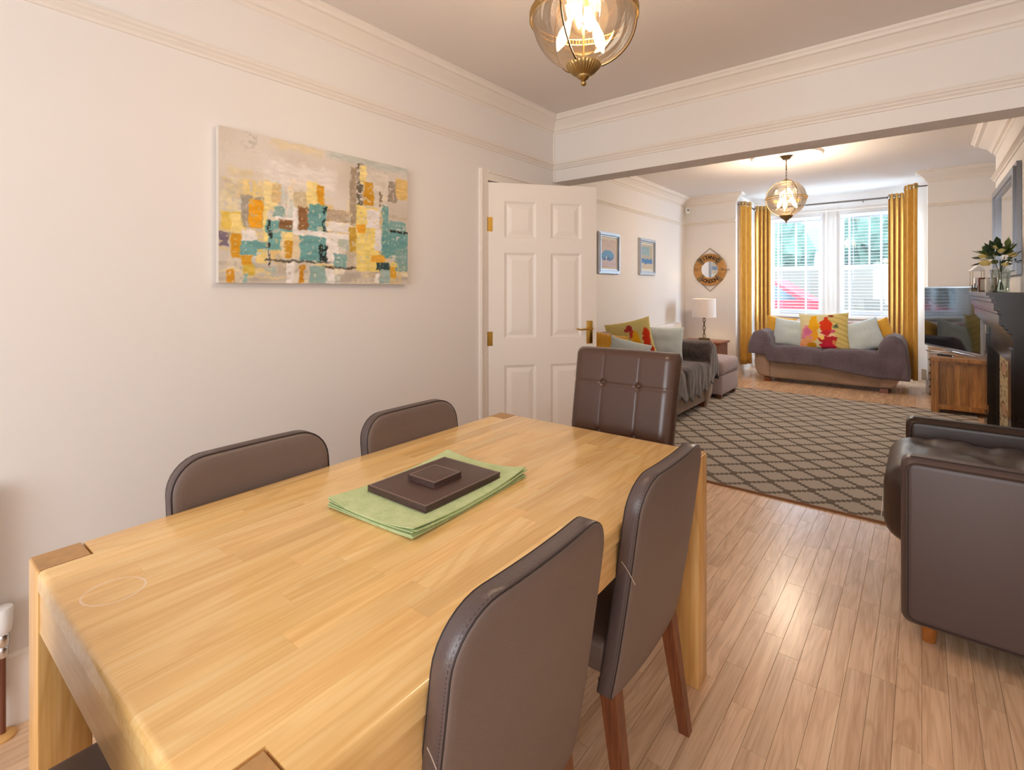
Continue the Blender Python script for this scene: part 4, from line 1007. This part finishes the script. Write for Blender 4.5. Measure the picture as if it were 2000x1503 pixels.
# surround mouldings between and over the windows
st('trim_11', MB().bb(-1.20, -1.185, BY - .018, BY, .88, 2.62).bb(-1.065, -1.05, BY - .018, BY, .88, 2.62).bb(-2.03, -.22, BY - .03, BY, 2.545, 2.57).bb(-2.02, -.23, BY - .10, BY, .86, .885), M_trim, smooth=0)
for sx, x in ((1, BX0), (-1, BX1)):
    w = MB(); xa, xb = (x - .08, x - .03) if sx == 1 else (x + .03, x + .08)
    w.bb(xa, xb, YF + .30, YF + .35, .85, 2.5).bb(xa, xb, BY - .19, BY - .14, .85, 2.5).bb(xa, xb, YF + .35, BY - .19, .85, .91).bb(xa, xb, YF + .35, BY - .19, 2.44, 2.5).bb(xa, xb, YF + .35, BY - .19, 1.63, 1.69)
    o = st('window_%d' % (4 if sx == 1 else 5), w, M_frame, smooth=0); MB().bb((xa + xb) / 2, (xa + xb) / 2 + .004, YF + .35, BY - .19, .91, 2.44).build('pane', M_pane, o, smooth=0)
def blind(x0, x1, label, y=BY - .055):
    b = thing('venetian_blind', label, 'blind', ((x0 + x1) / 2, y, 0), 0, 'white venetian blinds in the bay'); hw = (x1 - x0) / 2
    MB().rbox((0, 0, WZ1 - .02), (x1 - x0, .06, .05), .006, 2).build('head_rail', M_slat, b)
    sp = .049; n = int((WZ1 - .06 - WZ0) / sp); sl = MB(); vs = []
    for k in range(5):
        u = k / 4 - .5; yy = u * .050; zz = -.0035 * (1 - (2 * u) ** 2) * -1; vs += [(-hw + .004, yy, zz), (hw - .004, yy, zz)]
    for k in range(5): vs += [(vs[2 * k][0], vs[2 * k][1], vs[2 * k][2] - .0028), (vs[2 * k + 1][0], vs[2 * k + 1][1], vs[2 * k + 1][2] - .0028)]
    fs = [(2 * k, 2 * k + 1, 2 * k + 3, 2 * k + 2) for k in range(4)] + [(10 + 2 * k, 12 + 2 * k, 13 + 2 * k, 11 + 2 * k) for k in range(4)] + [(0, 10, 11, 1), (8, 9, 19, 18)]
    sl.add(vs, fs); first = None
    for i in range(n):
        if first is None: first = o = sl.build('slat', M_slat, b, smooth=60)
        else: o = first.copy(); COL.objects.link(o)
        o.location = (0, 0, WZ1 - .075 - i * sp); o.rotation_euler = (R_(2), 0, 0)
    zb = WZ1 - .075 - n * sp; MB().rbox((0, 0, zb + .01), (x1 - x0, .05, .02), .005, 2).build('bottom_rail', M_slat, b)
    for u in (.16, .72): MB().bb(-hw + u * 2 * hw - .014, -hw + u * 2 * hw + .014, -.0285, -.0275, zb, WZ1 - .04).build('ladder_tape', M_slat, b, smooth=0)
    MB().tube([(-hw + .16 * 2 * hw + .05, -.035, WZ1 - .05), (-hw + .16 * 2 * hw + .05, -.035, 1.45)], .004, 6).build('pull_cord', M_white, b)
blind(-1.975, -1.262, 'white venetian blind in the left bay window, red car showing through'); blind(-.985, -.275, 'white venetian blind in the right bay window, trees showing through')
ZR = 2.655
rod = thing('curtain_rod', 'pewter curtain rod bent round the inside of the bay', 'curtain rod')
MB().tube([(-2.19, 8.40, ZR), (-2.185, 9.12, ZR), (-2.13, 9.19, ZR), (-.17, 9.19, ZR), (-.105, 9.12, ZR), (-.04, 8.42, ZR)], .013, 10).build('rod', M_rod, rod)
for x, y, dx, dy in ((-2.19, 8.43, -.065, 0), (-.065, 8.45, .12, 0), (-1.6, 9.19, 0, .23), (-.7, 9.19, 0, .23)):
    MB().tube([(x, y, ZR), (x + dx, y + dy, ZR + (.0 if dx else .0))], .009, 8).build('bracket', M_rod, rod)
for p in ((-2.19, 8.385, ZR), (-.06, 8.40, ZR)): MB().lathe([(0, -.03), (.02, -.022), (.028, 0), (.02, .022), (0, .03)], 16, c=p).build('finial', M_brass, rod)
def curtain(label, a, b, pleats, amp, zb, side=1, nz=26):
    t = thing('curtain', label, 'curtain', (0, 0, 0), 0, 'mustard eyelet curtains in the bay'); A, B = Vector(a), Vector(b); d = (B - A); n = Vector((-d.y, d.x)).normalized()
    N = pleats * 12
    def f(u, v):
        z_ = zb + (ZR + .045 - zb) * v; k = 1 + .35 * (1 - v) * noise.noise(Vector((u * 4, v * 2, a[0] * 3))); am = amp * (.75 + .35 * (1 - v))
        w = sin(u * pleats * 2 * pi + .8 * noise.noise(Vector((u * 3, v * 1.5, a[1]))) * (1 - v)); uu = u + .02 * noise.noise(Vector((u * 5, v * 2, 5))) * (1 - v)
        p = A + d * uu + n * (w * am * k); return (p.x, p.y, z_)
    fb = MB().grid(N, nz, f).build('fabric', M_curt, t, smooth=180); md = fb.modifiers.new('thickness', 'SOLIDIFY'); md.thickness = .005
    for k in range(pleats * 2):
        p = A + d * ((k + .0) / (pleats * 2) + .5 / (pleats * 2) * 0 + .001); ang = math.atan2(d.y, d.x)
        MB().tube([(p.x + .026 * cos(b_) * cos(ang + pi / 2 + .6), p.y + .026 * cos(b_) * sin(ang + pi / 2 + .6), ZR + .026 * sin(b_)) for b_ in [2 * pi * j / 14 for j in range(14)]], .005, 6, closed=True).build('eyelet', M_chrome, t)
curtain('mustard curtain at the left front corner of the bay', (-2.205, 8.40), (-2.12, 8.66), 2, .032, .13)
curtain('mustard curtain at the left end of the bay windows, narrower and farther back', (-2.17, 9.10), (-1.955, 9.20), 4, .045, .10)
curtain('mustard curtain at the right end of the bay windows, behind the sofa arm', (-.385, 9.19), (-.15, 9.17), 4, .04, .10)
curtain('mustard curtain at the right front corner of the bay, nearest the television', (-.185, 8.58), (-.045, 8.42), 2, .026, .12)
so = thing('wall_socket', 'small cream socket on the skirting right of the bay', 'socket', (.0, 0, 0)); so.location = (.02, 8.255, .23)
MB().rbox((0, 0, 0), (.05, .03, .14), .006, 2).build('plate', M_label, so)

# ---------------------------------------------------------------- television and its unit
un = thing('tv_unit', 'chunky sheesham wood television unit with slatted end panel beside the fireplace', 'cabinet', (0, 0, 0))
ux0, ux1, uy0, uy1, uz = .075, .61, 6.97, 8.18, .59
def wtone(mb, name, par, tn, **k):
    o = mb.build(name, M_sheesh, par, smooth=0); tone(o, tn); return o
wtone(MB().bb(ux0 - .01, ux1 + .01, uy0 - .012, uy1, uz - .035, uz), 'top', un, 1.05)
for x in (ux0, ux1 - .06):
    for y in (uy0, uy1 - .06): wtone(MB().bb(x, x + .06, y, y + .06, 0, uz - .035), 'post', un, 1.0)
wtone(MB().bb(ux0 + .06, ux1 - .06, uy0 + .004, uy0 + .05, .05, .10), 'rail', un, 1.1); wtone(MB().bb(ux0 + .06, ux1 - .06, uy0 + .004, uy0 + .05, .525, uz - .035), 'rail', un, .8)
pxs = [ux0 + .06, .20, .26, .31, .40, .47, ux1 - .06]; tns = [.75, .95, 1.15, 1.05, 1.25, .9]
for i in range(6): wtone(MB().bb(pxs[i] + .0008, pxs[i + 1] - .0008, uy0 + .016, uy0 + .034, .10, .525), 'board', un, tns[i])
wtone(MB().bb(ux0 + .03, ux1 - .03, uy0 + .05, uy1 - .05, .05, .08), 'bottom', un, .8); wtone(MB().bb(ux1 - .03, ux1 - .012, uy0 + .06, uy1 - .06, .08, .55), 'back_panel', un, .7)
for z0, z1 in ((.08, .22), (.24, .38), (.40, .545)):
    for y0, y1 in ((uy0 + .07, 7.55), (7.58, uy1 - .07)):
        o = wtone(MB().bb(ux0 + .012, ux0 + .036, y0, y1, z0, z1), 'drawer_front', un, random.uniform(.8, 1.2)); MB().lathe([(0, .026), (.014, .022), (.016, .012), (.007, .006), (.007, 0)], 12, M=Matrix.Translation((ux0 + .012, (y0 + y1) / 2, (z0 + z1) / 2)) @ Matrix.Rotation(R_(-90), 4, 'Y')).build('knob', M_brassd, o)
pa, pb = Vector((.0175, 7.94)), Vector((.452, 6.86)); dv = pb - pa; ang = math.atan2(dv.y, dv.x); wtv = dv.length
tv = thing('television', 'flat silver-edged television angled on the wooden unit, window reflected in screen', 'television', (pa.x, pa.y, .64), ang)
MB().rbox((wtv / 2, .022, .35), (wtv, .035, .70), .006, 2).build('casing', M_tvbezel, tv)
MB().bb(.012, wtv - .012, .0030, .0045, .022, .69).build('screen', M_screen, tv, smooth=0)
MB().rbox((wtv / 2, .05, .30), (wtv * .6, .04, .40), .01, 2).build('rear_housing', M_black, tv)
MB().tube([(wtv / 2 - .03, .02, .02), (wtv / 2 - .03, .02, -.04)], .014, 10).build('neck', M_chrome, tv)
MB().tube([(wtv / 2 - .30, -.09, -.042), (wtv / 2 + .30, -.09, -.042), (wtv / 2 + .22, .13, -.042), (wtv / 2 - .22, .13, -.042)], .006, 8, closed=True).build('wire_stand', M_chrome, tv)
for i, (x, y, c_) in enumerate(((.22, 7.22, 'black'), (.16, 7.35, 'grey'))):
    o = MB().rbox((0, 0, .009), (.045, .15, .018), .006, 2).build('remote_control', M_black if i == 0 else M_silver, None, loc=(x - .02, y - .04, .5905)); o.rotation_euler = (0, 0, R_(55 + 20 * i)); tag(o, '%s remote control lying on the television unit' % c_, 'remote')

# ---------------------------------------------------------------- fireplace, mantel ornaments, mirror
fp = thing('fireplace', 'dark polished fire surround with stepped mantel and cream patterned tile strip', 'fireplace', (0, 0, 0))
fx = .475; ZS = 1.290
MB().bb(.333, BRX + .0, 4.63, 6.74, ZS - .022, ZS).build('mantel_shelf', M_fire, fp, smooth=0)
steps = [(.350, .014), (.374, .006), (.360, .024), (.384, .007), (.372, .045), (.404, .008), (.390, .018), (.414, .007), (.398, .070), (.430, .009), (.418, .016), (.448, .008), (.436, .020), (.468, .010), (.458, .022)]
z_ = ZS - .022; mo = MB(); k = 0
for x, hh in steps:
    mo.bb(x, BRX, 4.63 + (x - .333) * .55, 6.74 - (x - .333) * .55, z_ - hh, z_); z_ -= hh
mo.build('stepped_moulding', M_fire, fp, smooth=0)
ztop = z_
for y0, y1, nm in ((6.36, 6.60, 'column'), (4.74, 4.985, 'column')):
    c = MB().bb(fx, BRX, y0, y1, 0, ztop).build('column', M_fire, fp, smooth=0); MB().bb(fx - .012, BRX, y0 - .012, y1 + .012, 0, .16).build('plinth', M_fire, c, smooth=0)
    MB().bb(fx - .007, fx, y0 + .04, y1 - .04, .24, ztop - .08).build('panel', M_fire, c, smooth=0)
MB().bb(fx + .012, BRX, 4.985, 6.36, ztop - .20, ztop).build('frieze', M_fire, fp, smooth=0)
MB().bb(fx + .045, BRX, 6.22, 6.36, 0, ztop - .2).bb(fx + .045, BRX, 4.985, 5.12, 0, ztop - .2).build('inner_jamb', M_fire, fp, smooth=0)
def tileimg(u, v):
    c = hexf('d9c49a'); v5 = (v * 5) % 1; d = ((u - .5) / .34) ** 2 + ((v5 - .5) / .34) ** 2
    if abs(d - 1) < .22 and int(v * 5) in (1, 3): c = hexf('7a4a36')
    elif d < .6 and int(v * 5) in (1, 3): c = hexf('c79a80')
    elif noise.noise(Vector((u * 7, v * 42, 3))) > .22: c = hexf('9b8a62')
    return tuple(c)
for y0, y1 in ((5.62, 6.22), (5.12, 5.32)):
    for k in range(5):
        nn = 14; za, zb_ = .04 + k * .172, .04 + (k + 1) * .172 - .002
        o = MB().bb(fx + .062, BRX, y0, y1, za, zb_).build('tile', M_tileprint, fp, smooth=0)
        ng = MB().grid(nn, nn, lambda a, b: (fx + .0612, y0 + .002 + a * (y1 - y0 - .004), za + .002 + b * (zb_ - za - .004))).build('tile_print', M_tileprint, o, smooth=0, fix=False)
        setcol(ng, linarr([tileimg(a / (nn - 1), (k + b / (nn - 1)) / 5) for b in range(nn) for a in range(nn)])); setcol(o, linarr([hexf('cdb88e')] * len(o.data.vertices)))
MB().bb(fx + .07, BRX - .001, 5.32, 5.62, 0, ztop - .2).build('fire_opening', M_hearth, fp, smooth=0)
he = MB().bb(.27, .472, 4.80, 6.55, 0.0, .03).build('hearth', M_hearth, None, smooth=0); tag(he, 'black stone hearth slab in front of the fireplace', 'hearth')
fe = MB().rbox((.30, 5.75, .045), (.03, 1.2, .03), .008, 2).build('fender', M_silver, None); tag(fe, 'silver fender bar on the black hearth', 'fender')
# overmantel mirror
om = thing('overmantel_mirror', 'large rectangular blue-grey framed mirror on the chimney breast', 'mirror', (BRX, 0, 0)); y0, y1, z0, z1 = 5.15, 6.62, 1.42, 2.245
fm = MB()
for w_, x, ww in ((0, .028, .03), (.03, .045, .05), (.08, .030, .02)):
    a, c, d, e_ = y0 + w_, y1 - w_, z0 + w_, z1 - w_
    for q in ((a, c, d, d + ww), (a, c, e_ - ww, e_), (a, a + ww, d + ww, e_ - ww), (c - ww, c, d + ww, e_ - ww)): fm.bb(-x, -.001, *q)
fm.build('frame', M_mframe, om, smooth=0); MB().bb(-.014, -.010, y0 + .1, y1 - .1, z0 + .1, z1 - .1).build('glass', M_mirror, om, smooth=0)
# ornaments
va = thing('glass_vase', 'clear glass vase holding cream roses and dark leaves on mantel', 'vase', (.452, 5.22, ZS))
VR = MB(); prof = [(.040, .0), (.050, .006), (.052, .08), (.058, .150), (.062, .170)]; n = 28
VR.add([(r_ * cos(2 * pi * k / n), r_ * sin(2 * pi * k / n), zz) for r_, zz in prof for k in range(n)], [(i * n + k, i * n + (k + 1) % n, (i + 1) * n + (k + 1) % n, (i + 1) * n + k) for i in range(4) for k in range(n)] + [tuple(range(n))]).build('vase_body', M_water, va, smooth=60, fix=False)
fb_ = thing('flower_bouquet', 'bouquet of cream roses with dark green leaves standing in glass vase', 'flowers', (.452, 5.22, ZS + .005)); rf = random.Random(4)
def leaf(base, tip, w, mat, par):
    b, t_ = Vector(base), Vector(tip); d = t_ - b; s = d.cross(Vector((rf.uniform(-1, 1), rf.uniform(-1, 1), 1))).normalized() * w; m = MB(); up = s.cross(d).normalized() * w * .25
    P = [b, b + d * .3 + s * .8, b + d * .62 + s * .9, t_, b + d * .62 - s * .9, b + d * .3 - s * .8, b + d * .3 + up, b + d * .62 + up]
    m.add([tuple(p) for p in P], [(0, 1, 6), (1, 2, 7, 6), (2, 3, 7), (3, 4, 7), (4, 5, 6, 7), (5, 0, 6)]); return m.build('leaf', mat, par, smooth=60, fix=False)
for k in range(9):
    a = rf.uniform(0, 2 * pi); r_ = rf.uniform(.02, .07); tp = (r_ * 1.3 * cos(a), r_ * 1.3 * sin(a), rf.uniform(.2, .30)); MB().tube([(.02 * cos(a + 2), .02 * sin(a + 2), .01), (.01 * cos(a), .01 * sin(a), .15), tp], .0022, 5).build('stem', M_leaf, fb_)
for k in range(64):
    a = rf.uniform(0, 2 * pi); el = rf.uniform(-.3, 1.3); r_ = rf.uniform(.03, .10); c = Vector((0, 0, .245)); d = Vector((cos(a) * cos(el), sin(a) * cos(el), sin(el)))
    leaf(c + d * r_, c + d * (r_ + rf.uniform(.05, .095)), rf.uniform(.012, .024), M_leaf if rf.random() < .72 else M_leaf2, fb_)
def rose(c, r):
    m = MB()
    for k in range(14):
        a = k * 2.4; q = r * (.25 + .75 * k / 13); t_ = .9 - .9 * k / 13
        def f(u, v): ang = a + (u - .5) * 1.7; rad = q * (.55 + .45 * v); return (c[0] + rad * cos(ang), c[1] + rad * sin(ang), c[2] + r * (-.5 + v * (.6 + .5 * t_)) - .08 * r * (2 * u - 1) ** 2)
        m.grid(5, 4, f)
    m.build('rose', M_petal, fb_, smooth=80, fix=False)
for c, r in (((-.085, -.055, .215), .042), ((-.09, .03, .27), .034), ((.0, -.09, .30), .030), ((.06, -.07, .27), .032), ((.02, -.08, .20), .025), ((-.03, -.04, .33), .028)): rose(c, r)
cd = MB().lathe([(0, .0), (.014, 0), (.014, .105), (.010, .110), (.002, .112), (.001, .122)], 16).build('candle', M_candle, None, loc=(.405, 5.52, ZS)); tag(cd, 'white pillar candle on the mantel, left of the glass vase', 'candle')
pf = thing('photo_frame', 'small brown wooden photo frame on the mantel behind the candle', 'picture frame', (.43, 5.86, ZS), R_(12))
f_ = MB()
for q in ((-.06, .06, .0, .012), (-.06, .06, .108, .12), (-.06, -.048, .012, .108), (.048, .06, .012, .108)): f_.bb(q[0], q[1], -.006, .006, q[2], q[3])
f_.build('frame', M_walnut, pf, smooth=0); MB().bb(-.048, .048, -.001, .003, .012, .108).build('photo', M_mount, pf, smooth=0)
li = thing('house_lantern', 'small house-shaped wire lantern with white roof at the far end of the mantel', 'lantern', (.400, 6.42, ZS), R_(10))
w_ = MB()
for x in (-.04, .04):
    for y in (-.04, .04): w_.tube([(x, y, 0), (x, y, .20)], .0025, 5)
w_.bb(-.043, .043, -.043, .043, 0, .004); w_.build('wire_frame', M_frgold, li)
MB().prism([(-.055, .195), (.055, .195), (.0, .245)], -.05, .05, 1).build('roof', M_white, li, smooth=0); MB().bb(-.02, .02, -.02, .02, .05, .13).build('white_block', M_white, li, smooth=0)
wo = thing('wheel_ornament', 'tiny dark wheeled metal ornament at the mantel end', 'ornament', (.372, 6.20, ZS))
for s in (-.018, .018): MB().tube([(s, .026 * cos(b), .030 + .026 * sin(b)) for b in [2 * pi * j / 16 for j in range(16)]], .004, 6, closed=True).build('wheel', M_black, wo)
MB().tube([(-.018, 0, .03), (.018, 0, .03)], .004, 6).tube([(0, 0, .03), (0, .02, .07), (0, -.03, .075)], .004, 6).build('axle', M_black, wo)

# ---------------------------------------------------------------- outside the bay
st('ground_outside', MB().bb(-30, 20, BY + .1, 40, -.5, -.0), M_gravel, smooth=0)
bwall = tag(MB().bb(-22, 14, 17.2, 17.5, 0, 1.9).build('boundary_wall', M_fence, None, smooth=0), 'pale boundary wall across the road beyond the bay', 'wall')
def car(label, mat, x0, y0, L, flip=1):
    c = thing('parked_car', label, 'car', (x0, y0, 0)); P = [(0, .35), (.05, .62), (.9, .85), (1.05, .88), (1.75, 1.38), (3.25, 1.42), (3.9, 1.02), (4.2, .96), (4.25, .4), (4.0, .28), (.3, .28)]
    P = [(x * L / 4.25 * flip, z_ * 1.1) for x, z_ in P]; MB().prism(P, -.85, .85, 1).build('body', mat, c, smooth=0)
    G = [(1.2, .92), (1.78, 1.33), (3.2, 1.36), (3.8, .99)]; MB().prism([(x * L / 4.25 * flip, z_ * 1.1) for x, z_ in G], -.86, .86, 1).build('side_glass', M_cglass, c, smooth=0)
    for x in (.85, 3.4):
        for y in (-.78, .78): MB().lathe([(.0, -.1), (.33, -.1), (.33, .1), (0, .1)], 24, M=Matrix.Translation((x * L / 4.25 * flip, y, .33)) @ Matrix.Rotation(R_(90), 4, 'X')).build('wheel', M_tyre, c)
car('red car parked outside the left bay window', M_car, -5.95, 13.6, 4.25, 1); car('silver car parked outside the right bay window', M_carw, -1.0, 14.2, 4.25, 1)
hd = random.Random(9)
for k, (x, y, h_, r_) in enumerate(((-7.4, 21, 3.6, 1.2), (-4.4, 20.5, 5.0, 1.15), (-1.3, 22.5, 6.4, 1.3), (1.7, 20.8, 5.5, 1.2), (4.9, 22.0, 5.0, 1.3))):
    t = thing('tree', ('leafy tree beyond the boundary wall, %s' % ['leftmost', 'second from left', 'behind the window mullion', 'seen through the right blind', 'rightmost'][k]), 'tree', (x, y, -.3), 0, 'trees beyond the boundary wall')
    MB().tube([(0, 0, 0), (.05, 0, h_ * .6)], [.16, .10], 8).build('trunk', M_trunk, t)
    bm = bmesh.new(); bmesh.ops.create_icosphere(bm, subdivisions=4, radius=1)
    for v in bm.verts:
        q = 1 + .35 * noise.noise(v.co * 2.2 + Vector((k * 5, 0, 0))) + .22 * noise.noise(v.co * 7); v.co = Vector((v.co.x * r_ * q, v.co.y * r_ * q, v.co.z * h_ * .42 * q + h_ * .68))
    m = MB(); m.v = [tuple(v.co) for v in bm.verts]; m.f = [tuple(x_.index for x_ in f.verts) for f in bm.faces]; bm.free(); m.build('crown', M_hedge, t, smooth=0, fix=False)
hs = thing('neighbour_house', 'pale rendered house with slate roof across the road', 'house', (-6.5, 27, -.3))
MB().bb(-4, 4, 0, 6, 0, 5.2).build('walls', M_house, hs, smooth=0); MB().prism([(-4.4, 5.2), (4.4, 5.2), (0, 7.6)], -.3, 6.3, 1).build('roof', M_roof, hs, smooth=0)
for x in (-2.4, 0, 2.4):
    for z_ in (1.0, 3.4): MB().bb(x - .5, x + .5, -.03, .0, z_, z_ + 1.1).build('window', M_hwin, hs, smooth=0)
print('objects', len(bpy.data.objects))
